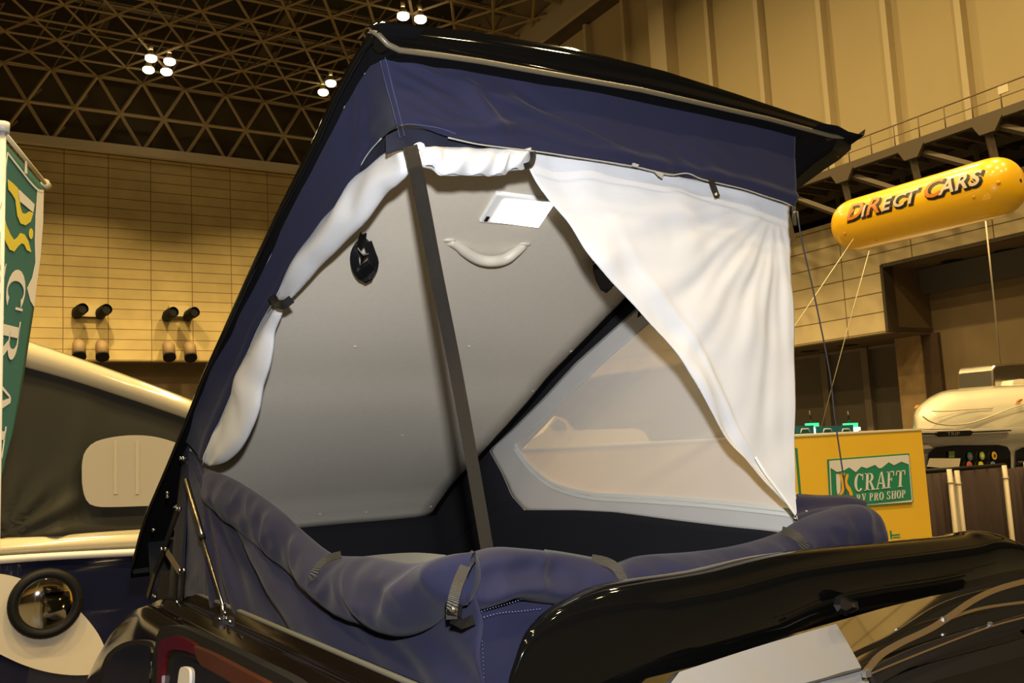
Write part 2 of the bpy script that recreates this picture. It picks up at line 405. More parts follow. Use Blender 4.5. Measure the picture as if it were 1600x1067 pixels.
# zip edge running along the lower hem of the upper canvas
zp1 = [SP(x, y, .004) for x, y in [(316, 727), (325, 700), (347, 650), (372, 590), (400, 520), (425, 475), (443, 448), (473, 390), (503, 348), (540, 303), (556, 272), (575, 240), (596, 216)]]
b = MB(); b.tube(resample(zp1, 90), .0015, 6); b.build('zip_edge', CORDED).parent = cs
zp2 = [RP(x, y, .012) for x, y in [(700, 215), (745, 225), (790, 231), (840, 237), (900, 246), (960, 255), (1000, 262), (1020, 267), (1050, 273), (1075, 271), (1100, 281), (1160, 295), (1200, 308), (1225, 316), (1238, 322)]]
b = MB(); b.tube(resample(zp2, 90), .0015, 6)
b.prism([RP(x, y, .014) for x, y in ((988, 255), (997, 258), (994, 262), (986, 260))], (0, -.004, 0)); b.prism([RP(x, y, .014) for x, y in ((1020, 266), (1036, 272), (1034, 279), (1028, 275))], (0, -.002, 0))
b.build('zip_edge', CORDED).parent = cv
# small tabs
b = MB(); b.ribbon([RP(x, y, .018) for x, y in ((1110, 278), (1115, 292), (1121, 308))], .013, (-.5, -1, 0)); tb = vb(b, 'snap_tab', WEB)
b = MB(); b.ball(RP(1119, 303, .022), .0045); b.build('snap_button', BRASS).parent = tb
b = MB(); b.ribbon([RP(x, y, .014) for x, y in ((1240, 322), (1241, 352))], .011, (-.5, -1, 0)); tb = vb(b, 'snap_tab', WEB)
b = MB(); b.ball(RP(1242, 331, .02), .004); b.build('snap_button', CHROME).parent = tb

# ------------------------------------------------------------- white netting
YW = YR+.02
def WP(px, py, off=0): return PY(px, py, YW-off)
left = [WP(x, y) for x, y in [(1243, 804), (1200, 760), (1168, 720), (1140, 690), (1112, 645), (1080, 592), (1050, 543), (1008, 496), (982, 468), (925, 408), (890, 352), (860, 315), (835, 280), (822, 250), (828, 236)]]
rightc = [WP(x, y) for x, y in [(1245, 812), (1244, 780), (1242, 700), (1240, 600), (1239, 500), (1237, 420), (1236, 318)]]
topc = [WP(x, y) for x, y in [(828, 232), (900, 242), (960, 252), (1020, 264), (1100, 280), (1160, 292), (1200, 304), (1236, 318)]]
botc = [WP(1243, 804), WP(1245, 812)]
G = coons(botc, topc, 90, 110, left, rightc)
def dw(u, v, p):
    # folds fan out of the top right corner
    q = Vector((p.x-1.79, 0, p.z-(H+.57))); a = math.atan2(-q.z, -q.x); r = q.length
    d = .0045*math.sin(a*17+2*nz(p, 5, 4))*min(1, r*3)*math.exp(-r*1.2)+.010*nz(p, 4, 2)+.004*nz(p, 12, 5)
    hem = .004*math.exp(-((u-.20)/.03)**2)*math.sin(math.pi*min(1, v*1.05)) + .005*math.exp(-(u/.06)**2)+.002*math.sin(a*41+3*nz(p, 7, 8))*math.exp(-r*2.0)*min(1, r*4)
    edge = .012*math.sin(v*19+nz(p, 6)*2)*math.exp(-(u/.15)**2)
    return (d+hem+edge)*min(1, u*9+.3)
G = displace(G, dw)
cur = MB(); cur.grid(G); cur = vb(cur, 'net_curtain', WHITE, solid=.0015)
b = MB(); b.ribbon(resample([WP(x, y, .018) for x, y in [(1180, 714), (1196, 740), (1216, 766), (1233, 790), (1243, 804)]], 14), .006, (-.5, -1, 0)); b.tube([WP(1242, 800, .012), WP(1243, 818, .01), WP(1242, 838, .012)], .0035, 6, 1)
for y in (803, 811, 818): b.ball(WP(1242.5, y, .016), .0045, 1)
b.build('curtain_zip', [ZIP, CHROME]).parent = cur
# rolled net above the opening (rear)
def roll(name, topp, botp, amp, nu, nv, m, fn, parent=None, th=.002, lo0=.12):
    a = resample(topp, nu); c2 = resample(botp, nu); G = []
    for j in range(nv):
        t = j/(nv-1); tt = (1-math.cos(math.pi*t))/2
        G.append([a[i].lerp(c2[i], tt) for i in range(nu)])
    tp_ = lambda u: max(lo0 if u < .5 else .12, min(1, math.sqrt(max(0, min(u, 1-u))/.035)+.12))
    G = displace(G, lambda u, v, p: tp_(u)*(amp(u)*math.sin(math.pi*v)+fn(u, v, p)))
    a2 = MB(); a2.grid(G)
    # the hidden back half closes the roll
    B = [[q for q in row] for row in G]
    back = []
    for j in range(nv):
        t = j/(nv-1); tt = (1-math.cos(math.pi*t))/2
        back.append([a[i].lerp(c2[i], tt) for i in range(nu)])
    back = displace(back, lambda u, v, p: -tp_(u)*amp(u)*.7*math.sin(math.pi*v))
    a2.grid(back)
    return vb(a2, name, m)
roll('rolled_net', [WP(x, y) for x, y in [(640, 232), (660, 234), (700, 232), (740, 234), (790, 234), (830, 236)]],
     [WP(x, y, .02) for x, y in [(652, 240), (664, 258), (678, 263), (690, 272), (712, 274), (727, 271), (742, 274), (762, 273), (785, 273), (795, 266), (812, 264), (824, 258)]],
     lambda u: .022, 90, 16, WHITE, lambda u, v, p: .006*math.sin(u*34+3*v+4*nz(p, 9))*v)
# rolled net along the near side: two bulging lengths tied with a tab
def side_roll(outer, inner, amp, s):
    return roll('rolled_net', [SP(x, y, -.012) for x, y in outer], [SP(x, y, -.012) for x, y in inner], amp, 70, 16, WHITE,
         lambda u, v, p: (.005*math.sin(7*v+9*nz(p, 3, s))+.006*nz(p, 9, s))*math.sin(math.pi*min(1, v*1.1)))
side_roll([(640, 234), (606, 238), (580, 262), (558, 278), (540, 306), (503, 350), (474, 390), (443, 448), (427, 470)],
          [(640, 248), (635, 272), (618, 290), (600, 304), (570, 345), (541, 373), (520, 395), (500, 414), (478, 440), (454, 467)], lambda u: .025*math.sin(math.pi*(.15+.75*u))+.006, 1)
side_roll([(428, 478), (400, 520), (372, 590), (347, 650), (325, 700), (318, 722)],
          [(443, 482), (438, 496), (428, 520), (426, 545), (420, 575), (410, 605), (404, 640), (392, 672), (375, 702), (352, 722), (328, 728)], lambda u: .020*math.sin(math.pi*(.1+.8*u))+.005, 5)
b = MB(); P = resample([SP(x, y, .024) for x, y in [(425, 463), (432, 474), (442, 477), (452, 470), (456, 467)]], 12); b.ribbon(P, .020, [CAM-p for p in P]); vb(b, 'net_tie', WEB)
b = MB(); P = resample([WP(x, y, .03) for x, y in [(832, 237), (833, 245), (829, 256), (819, 260)]], 10); b.ribbon(P, .012, [CAM-p for p in P]); vb(b, 'net_tie', WEB)

# ------------------------------------------------------------- far side wall
XF = 1.89
def FP(px, py, off=0): return PX(px, py, XF-off)
up = [(1230, 240), (1100, 352), (985, 466), (892, 553), (832, 616), (762, 692), (664, 800), (640, 900)]
inn = [(1230, 262), (1105, 372), (1000, 478), (900, 567), (850, 622), (765, 704), (785, 740), (800, 775)]
b = MB(); b.grid(coons([FP(*p) for p in inn], [FP(*p) for p in up], 60, 8, smooth=False))
low = [(800, 775), (820, 797), (900, 797), (960, 800), (1050, 812), (1130, 822), (1200, 829), (1262, 838)]
bas = [(640, 900), (760, 905), (860, 905), (960, 905), (1050, 905), (1130, 905), (1200, 905), (1262, 905)]
b.grid(displace(coons([FP(*p) for p in bas], [FP(*p) for p in low], 60, 10, smooth=False), lambda u, v, p: .008*math.sin(18*u)*(1-v)))
vb(b, 'far_side_canvas', BLACKC, solid=.002)
# netting window of the far wall
b = MB()
zipl = [(1262, 805), (1200, 797), (1100, 787), (1000, 780), (930, 776), (890, 768), (858, 756), (832, 735), (815, 715), (805, 697), (812, 690), (830, 676), (880, 628), (940, 570), (1020, 500), (1110, 405), (1240, 290)]
oute = [(1262, 838), (1200, 829), (1130, 822), (1050, 812), (960, 800), (900, 797), (820, 797), (800, 775), (785, 740), (765, 704), (766, 702), (800, 672), (850, 622), (900, 567), (1000, 478), (1105, 372), (1240, 262)]
b.grid(displace(coons([FP(*p, .004) for p in oute], [FP(*p, .004) for p in zipl], 90, 8, smooth=False), lambda u, v, p: .002*nz(p, 8)))
nw = vb(b, 'net_border', SHEER, solid=.001)
ctr = (1180, 640)
b = MB(); rings = [resample([FP(ctr[0]+(x-ctr[0])*f, ctr[1]+(y-ctr[1])*f, .003) for x, y in zipl], 90, False) for f in (1, .75, .5, .25, .02)]
b.grid(displace(rings, lambda u, v, p: .004*math.sin(p.y*40)*(v)))
vb(b, 'net_window', SHEERW)
b = MB()
for dy in (-4, 3):
    b.ribbon(resample([FP(x, y+dy, .012) for x, y in [(1262, 805), (1200, 797), (1100, 787), (1000, 780), (930, 776), (890, 768), (858, 756), (832, 735), (815, 715), (805, 699)]], 50), .010, (-1, 0, 0), .002)
b.build('window_zip', ZIP).parent = nw
b = MB(); b.tube(resample([FP(x, y, .008) for x, y in [(820, 797), (800, 775), (785, 740), (765, 704), (800, 672), (850, 622), (900, 567), (1000, 478)]], 60, False), .0022, 5); b.build('net_seam', CORDED).parent = nw
b = MB(); b.prism([FP(x, y, .02) for x, y in ((1000, 478), (1007, 484), (1003, 492), (997, 496))], (-.004, 0, 0)); vb(b, 'snap_tab', WEB)
# front wall and interior
b = MB()
zf = zp(3.58)
b.grid([[Vector((x, 3.58-.05*(1-t), zf+(ZB-.06-zf)*(1-t)+.006*math.sin(x*9)*(1-t))) for x in [.70+(1.90-.70)*i/20 for i in range(21)]] for t in (0, .25, .5, .75, 1)])
vb(b, 'front_canvas', BLACKC, solid=.002)
b = MB(); b.box((.72, 1.42, ZB-.06), (1.92, 3.55, ZB-.04)); vb(b, 'bed_board', BLACKC)
b = MB(); P = resample([SP(x, y, -.10) for x, y in [(560, 878), (600, 874), (650, 872), (695, 876)]], 20); b.ribbon(P, .022, [CAM-p for p in P]); vb(b, 'inner_trim', mat('grey trim', (.14, .14, .13), .8))
b = MB(); P = resample([RP(x, y, -.06) for x, y in [(850, 862), (885, 867), (930, 875), (960, 882)]], 20); b.ribbon(P, .010, [CAM-p for p in P]); vb(b, 'inner_trim', SEAL)
# tension webbing from roof to base
p0, p1 = PY(641, 228, 1.56), PY(764, 866, 1.52)
sag = [PY(641, 228, 1.455), PY(655, 290, 1.46), PY(681, 425, 1.49), PY(712, 580, 1.51), PY(740, 735, 1.52), PY(763, 868, 1.52)]
P = resample(sag, 40); b = MB(); b.ribbon(P, .024, [CAM-p for p in P], .0018, widths=[.0265-.002*i/39 for i in range(40)]); vb(b, 'tension_strap', WEB)
b = MB(); b.prism([PY(x, y, 1.58) for x, y in ((618, 238), (645, 236), (641, 254), (634, 256), (628, 252))], (0, .004, 0)); vb(b, 'strap_anchor', WEB)

# ------------------------------------------------------------- lower canvas
apex = SP(312, 722)
def fold(u, v, p):
    a = math.atan2(apex.z-p.z, max(.001, apex.y-p.y)); r = math.hypot(apex.z-p.z, apex.y-p.y)
    return (.020*math.sin(a*15+1.5)+.010*math.sin(a*31))*min(1, r*1.8)*(.4+.6*math.sin(math.pi*v))+(.006+.016*max(0, u-.6))*nz(p, 7, 6)+.02*max(0, u-.62)*math.sin(u*60+v*9)*math.sin(math.pi*v)
topl = [(292, 700), (312, 722), (340, 780), (380, 825), (430, 868), (482, 912), (532, 950), (579, 968), (626, 972), (664, 962), (700, 940), (735, 930)]
botl = [(284, 946), (310, 946), (345, 953), (400, 973), (440, 990), (480, 1008), (540, 1036), (600, 1068), (640, 1088), (680, 1105), (715, 1118), (748, 1130)]
G = displace(coons([SP(*p) for p in botl], [SP(*p) for p in topl], 130, 50), fold)
b = MB(); b.grid(G); lc = vb(b, 'lower_side_canvas', NAVY, solid=.003)
# front edge part of the side canvas up to the shell
G = displace(coons([SP(286, 946), SP(262, 940)], [SP(296, 690), SP(286, 700)], 6, 20), lambda u, v, p: 0)
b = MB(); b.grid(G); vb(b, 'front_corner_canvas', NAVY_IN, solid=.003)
# lower rear canvas with the corner seam
def RL(px, py, off=0): return PY(px, py, 1.42-off)
G = displace(coons([RL(x, y) for x, y in [(748, 1130), (900, 1120), (1000, 1100), (1400, 1010)]], [RL(x, y) for x, y in [(735, 930), (800, 925), (900, 925), (1400, 850)]], 70, 36),
      lambda u, v, p: .006*nz(p, 6, 11)+.014*math.exp(-((u-.03)/.03)**2)*math.sin(math.pi*v)*nz(p, 4, 2)+.010*math.exp(-((v-.86)/.07)**2)*math.exp(-((u-.17)/.10)**2))
b = MB(); b.grid(G); lr = vb(b, 'lower_rear_canvas', NAVY, solid=.003)
for pa in ([(742, 972), (744, 1000), (746, 1030), (747, 1067)], [(750, 970), (753, 1000), (755, 1030), (756, 1067)]):
    dashes('stitching', [RL(x, y, .012) for x, y in pa], lr, n=16, r=.0007, m=mat('dark thread', (.10, .11, .22), .8))
dashes('stitching', [RL(x, y, .026) for x, y in [(741, 970), (760, 963), (785, 957), (810, 955), (845, 951)]], lr, n=22, r=.0009)
dashes('stitching', [RL(x, y, .030) for x, y in [(752, 955), (775, 948), (800, 941), (815, 936), (828, 934)]], lr, n=18, r=.0009)
# rolled flaps
def wrin(s, k=1.0):
    def f(u, v, p):
        w = math.sin(math.pi*v)
        return k*w*(.022*nz(p, 8, s)+.020*(ridge(p, 5, s+3)-.5)+.009*(ridge(p, 13, s+7)-.5)+.004*nz(p, 26, s))
    return f
T = [(300, 716), (318, 730), (360, 746), (400, 770), (440, 800), (470, 829), (505, 858), (530, 868), (580, 870), (640, 880), (690, 873), (715, 866), (742, 862)]
Bt = [(305, 735), (330, 790), (380, 835), (430, 876), (482, 921), (532, 961), (579, 980), (626, 995), (664, 984), (692, 960), (712, 950), (730, 945)]
roll('rolled_canvas', [SP(*p) for p in T], [SP(*p, .01) for p in Bt], lambda u: .012+.050*u, 150, 34, NAVY, wrin(2))
T = [(704, 882), (738, 863), (770, 855), (800, 856), (860, 862), (925, 874), (960, 880), (1000, 868), (1080, 862), (1150, 852), (1212, 834), (1250, 812), (1280, 800), (1318, 789), (1345, 790), (1362, 803), (1370, 830)]
Bt = [(702, 940), (736, 954), (765, 948), (800, 938), (860, 944), (930, 950), (1000, 948), (1100, 930), (1200, 905), (1300, 880), (1372, 860)]
def rear_wr(u, v, p):
    return wrin(8, .9)(u, v, p)+.012*math.sin(v*11+3.5*nz(p, 3, 1))*math.exp(-((u-.10)/.10)**2)*math.sin(math.pi*v)+.004*math.sin(v*9+u*7)
roll('rolled_canvas', [RL(*p) for p in T], [RL(*p, .01) for p in Bt], lambda u: .060-.015*u, 170, 34, NAVY, rear_wr, lo0=.6)
# bunched far corner
G = displace(coons([PY(x, y, 1.52) for x, y in [(1240, 822), (1275, 806), (1310, 796), (1352, 797)]], [PY(x, y, 1.60) for x, y in [(1243, 773), (1280, 774), (1325, 775), (1352, 789)]], 40, 14), lambda u, v, p: .012*math.sin(v*9+u*2)*math.sin(math.pi*v)+.006*nz(p, 12))
b = MB(); b.grid(G); vb(b, 'corner_canvas', NAVY, solid=.003)
# retaining straps on the rolls
def rs(pts, fnp, w, off, m=WEBB):
    P = resample([fnp(x, y, off) if not isinstance(off, list) else fnp(x, y, off[i]) for i, (x, y) in enumerate(pts)], 24)
    b = MB(); b.ribbon(P, w, [CAM-p for p in P], .002); return vb(b, 'roll_strap', m)
s1 = rs([(742, 866), (730, 880), (718, 905), (710, 930), (706, 952), (706, 966)], RL, .018, [.045, .085, .105, .105, .095, .085])
b = MB(); b.prism([RL(x, y, .094) for x, y in ((697, 942), (703, 938), (723, 945), (721, 964), (700, 961))], (0, .004, 0)); b.ribbon([RL(x, y, .085) for x, y in ((706, 966), (722, 975), (740, 968))], .016, CAM-RL(720, 970)); b.build('strap_end', WEB).parent = s1; bpy.data.objects['strap_end'].location = (0, 0, 0)
b = MB(); b.ball(RL(710, 952, .098), .0058, n=14, sc=(1, .5, 1)); b.ball(RL(710, 952, .102), .0028, 1, n=10); b.build('snap_button', [BRASS, CHROME]).parent = s1
rs([(533, 866), (513, 872), (497, 885), (488, 902), (486, 916), (492, 926)], SP, .014, [.02, .035, .05, .055, .05, .03])
rs([(925, 873), (945, 877), (962, 886), (972, 902), (976, 912)], RL, .017, [.03, .05, .065, .07, .07])
rs([(1222, 829), (1238, 834), (1250, 843), (1262, 862)], RL, .019, [.035, .055, .065, .065])

# ------------------------------------------------------------- struts and hinge links
def XP(px, py, x=.655): return PX(px, py, x)
b = MB(); b.tube([XP(291, 750), XP(316, 837)], .0075, 10); b.tube([XP(315, 835), XP(317, 842)], .009, 10, 1); b.tube([XP(316, 838), XP(349, 948)], .0042, 10, 0)
st = vb(b, 'gas_strut', [GOLD, BLACKP])
b = MB(); b.tube([XP(349, 944), XP(350, 974)], .007, 10); b.box(XP(349, 972)-Vector((.02, .03, .012)), XP(349, 972)+Vector((.02, .03, .012)))
ft = b.build('strut_foot', CHROME); ft.parent = st
for x, y in ((344, 968), (354, 966), (352, 957), (360, 972)):
    b = MB(); b.ball(XP(x, y, .635), .0055); vb(b, 'foot_bolt', CHROME)
def arm(pts, w, m):
    b = MB(); P = [XP(*p) for p in pts]
    b.ribbon(P, w, (-1, -.4, 0), .005); return vb(b, 'hinge_arm', m)
arm([(279, 796), (256, 862), (243, 895), (232, 932)], .020, STEEL)
arm([(262, 862), (282, 893)], .018, mat('worn steel', (.16, .12, .07), .4, .6))
arm([(277, 892), (275, 943)], .012, STEEL); arm([(289, 892), (285, 943)], .010, STEEL)
arm([(243, 896), (232, 932)], .016, mat('worn steel', (.16, .12, .07), .4, .6))
for x, y in ((283, 716), (287, 716), (262, 770), (262, 776), (277, 795), (281, 795), (253, 858), (259, 858), (240, 828), (281, 891), (288, 891), (277, 941), (240, 931), (243, 933)):
    b = MB(); b.ball(XP(x, y, .64), .0065, n=10); vb(b, 'hinge_bolt', mat('shiny bolt', (.35, .36, .38), .2, 1.0))
b = MB(); b.prism([XP(x, y, .70) for x, y in ((250, 893), (272, 890), (272, 944), (246, 942))], (.03, 0, 0)); vb(b, 'hinge_plate', BLACKP)

# ------------------------------------------------------------- van body
RAIL = [(.74, 0, 0), (.725, 0, .004), (.705, 0, .004), (.700, 0, -.018), (.672, 0, -.022), (.660, 0, -.006), (.640, 0, -.008), (.628, 0, -.030), (.604, 0, -.034), (.594, 0, -.020), (.578, 0, -.026), (.562, 0, -.052), (.548, 0, -.10), (.540, 0, -.16), (.530, 0, -.26), (.50, 0, -.60), (.49, 0, -1.3)]
# the front end drops with the windscreen
def drop(y): return 0 if y < 2.95 else -(.25*(y-2.95)**1.45)
b = MB(); G = []; ysb = [1.20+(4.9-1.20)*k/90 for k in range(91)]
for y in ysb:
    d = drop(y); rw = []
    for k, (x, _, z) in enumerate(RAIL):
        rw.append(Vector((x+max(0, y-3.0)*.04, y, ZB+z+d)))
    G.append(rw)
b.grid(G)
vb(b, 'body_side', mat('dark body paint', (.005, .0035, .003), .12, ior=1.25))
b = MB(); b.grid([[Vector((.74+(2.2-.74)*i/10, y, ZB-.07+drop(y))) for i in range(11)] for y in ysb]); vb(b, 'roof_panel', GLOSS)
b = MB(); b.grid([[Vector((2.2+x, y, ZB+z+drop(y))) for x, z in ((0, -.07), (.02, -.12), (.04, -.26), (.06, -.6), (.06, -1.3))] for y in ysb]); vb(b, 'far_body_side', GLOSS)
b = MB(); P = [Vector((.712, y, ZB+.006+drop(y))) for y in [1.30+(2.95-1.30)*k/40 for k in range(41)]]; b.tube(P, .0065, 8); vb(b, 'canvas_seal', SEAL)
# side openings: traced on the leaning body side
BS0, BSN = (.545, 2.0, ZB-.12), (1, 0, -.10)
def BP(px, py, off=0): return PL(px, py, (BS0[0]-off, BS0[1], BS0[2]), BSN)
GLASSD = mat('dark tinted glass', (.008, .008, .007), .04, coat=1.0)
RUB = mat('black rubber', (.007, .007, .007), .5, spec=.25)
REDP = mat('dark red paint', (.085, .003, .006), .15, coat=1.0)
def patch(name, pts, off, th, m, smooth=True, bevel=0):
    b = MB(); P = resample([BP(x, y, off) for x, y in pts+pts[:1]], 60)[:-1]; b.prism(P, (th, 0, 0)); return vb(b, name, m, bevel=bevel)
patch('quarter_window', [(158, 1067), (168, 1040), (180, 1022), (196, 1011), (215, 1007), (232, 1010), (236, 1020), (232, 1040), (226, 1075), (156, 1075)], .012, .02, GLASSD)
patch('quarter_window_frame', [(150, 1075), (162, 1032), (176, 1014), (196, 1003), (220, 1000), (238, 1004), (242, 1018), (236, 1045), (230, 1080)], .006, .02, RUB)
patch('door_seal', [(236, 1080), (241, 1020), (247, 985), (262, 978), (285, 980), (330, 1000), (400, 1035), (470, 1075), (470, 1120), (236, 1120)], .010, .02, RUB)
patch('door_jamb', [(244, 1080), (246, 1030), (247, 1010), (253, 1000), (276, 994), (304, 1008), (304, 1022), (285, 1016), (262, 1018), (254, 1045), (251, 1085)], .018, .02, REDP)
patch('door_strip', [(302, 1010), (330, 1022), (375, 1046), (425, 1075), (400, 1085), (350, 1060), (318, 1042), (308, 1030)], .022, .02, mat('copper brown strip', (.05, .014, .006), .35))
patch('side_glass', [(262, 1080), (270, 1040), (280, 1026), (310, 1038), (360, 1066), (380, 1085), (380, 1110), (262, 1110)], .024, .02, GLASSD)
patch('seat_back', [(276, 1082), (280, 1048), (287, 1042), (296, 1050), (292, 1085)], .030, .01, mat('grey seat cloth', (.45, .44, .43), .8))

# ------------------------------------------------------------- rear spoiler
def TP(px, py, y=1.25): return PY(px, py, y)
topS = [(786, 1110), (790, 1067), (800, 1036), (812, 1004), (830, 980), (868, 950), (930, 921), (1000, 905), (1100, 890), (1200, 868), (1300, 855), (1400, 846), (1500, 836), (1528, 829), (1552, 831), (1580, 843), (1605, 858), (1660, 900)]
botS = [(900, 1150), (960, 1110), (1055, 1068), (1130, 1046), (1240, 1009), (1300, 979), (1380, 960), (1470, 945), (1540, 926), (1600, 905), (1680, 885)]
nu = 140
A = resample([TP(*p) for p in topS], nu); Bz = resample([TP(*p, y=1.275) for p in botS], nu)
rows = []
# forward-facing upper skin, crest, bulging rear face, lower lip, underside
fw = [p+Vector((.02+.20*max(0, 1-i/nu*4.5), .17, -.05)) for i, p in enumerate(A)]; mid = [p+Vector((.06*max(0, 1-i/nu*4.5), .06, -.001)) for i, p in enumerate(A)]
rows = [fw, mid, A]
for j in range(1, 15):
    t = j/15; row = []
    for i in range(nu):
        p = A[i].lerp(Bz[i], t); bul = .036*math.sin(math.pi*t**.75)*min(1, .05+i/nu*5)
        # end of the spoiler turns towards the far side
        row.append(p+Vector((-.1*bul, -bul, .05*bul)))
    rows.append(row)
rows.append(Bz); rows.append([p+Vector((.01, .05, -.004)) for p in Bz]); rows.append([p+Vector((.02, .12, .02)) for p in Bz])
b = MB(); b.grid(rows); sp = vb(b, 'rear_spoiler', GLOSS, sub=1)
# washer nozzle moulded in clear plastic
CLR = mat('clear plastic', (.9, .9, .95), .05, trans=.9, coat=1)
def SPQ(px, py, off=0): return PY(px, py, 1.222-off)
b = MB(); bs = [SPQ(x, y) for x, y in ((1302, 945), (1306, 932), (1314, 928), (1325, 934), (1340, 940), (1342, 951), (1334, 957), (1322, 963), (1308, 956))]
tp = [SPQ(x, y, .012) for x, y in ((1312, 945), (1314, 938), (1317, 934), (1323, 938), (1331, 942), (1332, 948), (1328, 951), (1321, 954), (1314, 950))]
b.grid([bs+[bs[0]], tp+[tp[0]]], smooth=False); b.add(tp, [list(range(len(tp)))]); o = b.build('washer_nozzle', mat('smoked plastic', (.006, .006, .008), .04, coat=1)); o.parent = sp
# rear window
def GP(px, py, off=0): return PL(px, py, (1.3, 1.262-off, H-.36), (0, 1, -.35))
b = MB(); b.prism([GP(x, y) for x, y in ((880, 1180), (1010, 1060), (1130, 1030), (1240, 990), (1380, 950), (1620, 890), (1700, 1180))], (0, .006, 0)); gl = vb(b, 'rear_window', mat('rear glass', (.004, .004, .003), .03, spec=1.0, ior=3.2))
b = MB(); G = displace(coons([GP(x, y, .006) for x, y in ((1010, 1110), (1200, 1110), (1380, 1110))], [GP(x, y, .006) for x, y in ((1060, 1050), (1190, 1008), (1304, 975))], 30, 20), lambda u, v, p: .002+.004*abs(math.sin(u*9+v*3)))
b.grid(G); b.build('window_shade', mat('silver grey shade', (.20, .195, .19), .7, bump=('noise', 15, .4))).parent = gl
# wiper
def WQ(px, py, off=0): return GP(px, py, .035+off)
BLD = mat('wiper blade rubber', (.012, .011, .011), .3); ARM = mat('wiper metal', (.30, .24, .17), .3, .9)
b = MB()
P = resample([WQ(x, y) for x, y in ((1358, 1060), (1420, 1028), (1500, 1000), (1610, 968))], 30); b.ribbon(P, .030, (-.3, -1, .3), .010)
P2 = resample([WQ(x, y, -.01) for x, y in ((1380, 1078), (1450, 1052), (1530, 1030), (1640, 1000))], 30); b.ribbon(P2, .034, (-.3, -1, .3), .006)
wp = b.build('wiper_blade', BLD); wp.parent = gl
b = MB()
P = resample([WQ(x, y, .022) for x, y in ((1352, 1050), (1372, 1026), (1404, 1006), (1450, 984), (1476, 968), (1520, 938), (1560, 920), (1612, 906))], 50)
b.ribbon(P, .009, (-.2, -1, .5), .006, widths=[.012]*50)
P = resample([WQ(x, y, .02) for x, y in ((1470, 972), (1510, 957), (1550, 948), (1612, 940))], 30); b.ribbon(P, .006, (-.2, -1, .5), .005)
P = resample([WQ(x, y, .02) for x, y in ((1362, 1052), (1400, 1036), (1470, 1008), (1545, 980), (1612, 962))], 30); b.ribbon(P, .0035, (-.2, -1, .5), .005)
b.build('wiper_arm', ARM).parent = wp
for x, y, s in ((1354, 1052, .008), (1475, 967, .006), (1547, 975, .005)):
    c = WQ(x, y, .028); b = MB(); b.box(c-Vector((s, s*.6, s*.8)), c+Vector((s, s*.6, s*.8))); b.build('wiper_joint', mat('joint metal', (.45, .45, .48), .2, .9)).parent = wp
# cord hanging at the tent corner
b = MB(); b.tube(resample([PY(x, y, 1.7) for x, y in ((1246, 330), (1252, 372), (1272, 460), (1296, 580), (1304, 650), (1320, 760), (1324, 800))], 30), .0024, 6); vb(b, 'hanging_cord', mat('dark cord', (.03, .03, .035), .6))

# ================================================================= LEFT CAMPER (second van)
v2 = empty('camper_van', (1.0, 6.4, 0), 'navy and cream camper van with dark green pop-up tent and round porthole', 'van')
Y2 = 6.0
def Q2(px, py, off=0): return PY(px, py, Y2-off)
def b2(b, name, m, parent=None, **k):
    o = b.build(name, m, **k); o.parent = parent or v2
    if parent is None: o.location = -v2.location
    return o
CREAM = mat('cream paint', (.62, .55, .38), .12, coat=.8); NAVYP = mat('navy paint', (.010, .012, .035), .08, coat=1.0)
KH = mat('dark green canvas', (.030, .029, .020), .8, bump=('noise', 200, .2)); CW = mat('cream window cloth', (.62, .57, .47), .8, translucent=.3)
# raised roof: thick rounded slab running down to the right
b = MB(); Tt = resample([Q2(x, y) for x, y in ((-520, 330), (-90, 490), (0, 524), (36, 536), (110, 560), (200, 592), (300, 630), (330, 645))], 30); Bb = resample([Q2(x, y) for x, y in ((-520, 385), (-90, 530), (0, 560), (36, 571), (110, 592), (200, 621), (290, 652), (320, 664))], 30)
rows = [[p+Vector((0, 1.5, 0)) for p in Tt], [p+Vector((0, .12, .04)) for p in Tt], Tt, [a.lerp(c2, .5)+Vector((0, -.03, 0)) for a, c2 in zip(Tt, Bb)], Bb, [p+Vector((0, .06, .0)) for p in Bb], [p+Vector((0, 1.5, 0)) for p in Bb]]
b.grid(rows); b2(b, 'raised_roof', CREAM)
b = MB(); G = displace(coons([Q2(x, y, -.04) for x, y in ((-500, 876), (0, 842), (110, 836), (235, 828), (300, 824))], [Q2(x, y, -.06) for x, y in ((-500, 385), (0, 552), (110, 585), (200, 614), (330, 660))], 70, 40),
   lambda u, v, p: .05*math.exp(-((u-.68-.05*v)/.025)**2)*(1-v)+.03*math.sin(math.atan2(p.z-1.95, p.x-.35)*16)*math.exp(-((v-.12)/.2)**2)*math.exp(-((u-.5)/.3)**2)+.02*nz(p, 2))
b.grid(G); tent = b2(b, 'tent_canvas', KH, solid=.004)
wpx = [(128, 728), (132, 708), (146, 692), (170, 684), (205, 680), (240, 682), (270, 690), (300, 702), (320, 715), (300, 788), (240, 790), (180, 792), (150, 791), (136, 783), (129, 760)]
b = MB(); b.prism(resample([Q2(x, y, .03) for x, y in wpx+wpx[:1]], 60)[:-1], (0, .01, 0)); wn = b.build('tent_window', CW); wn.parent = v2; wn.location = -v2.location
b = MB()
for x in (178, 212): b.prism([Q2(x, 690, .034), Q2(x+5, 690, .034), Q2(x+5, 772, .034), Q2(x, 772, .034)], (0, .004, 0))
b.build('window_seam', mat('tan seam', (.50, .45, .34), .8)).parent = wn
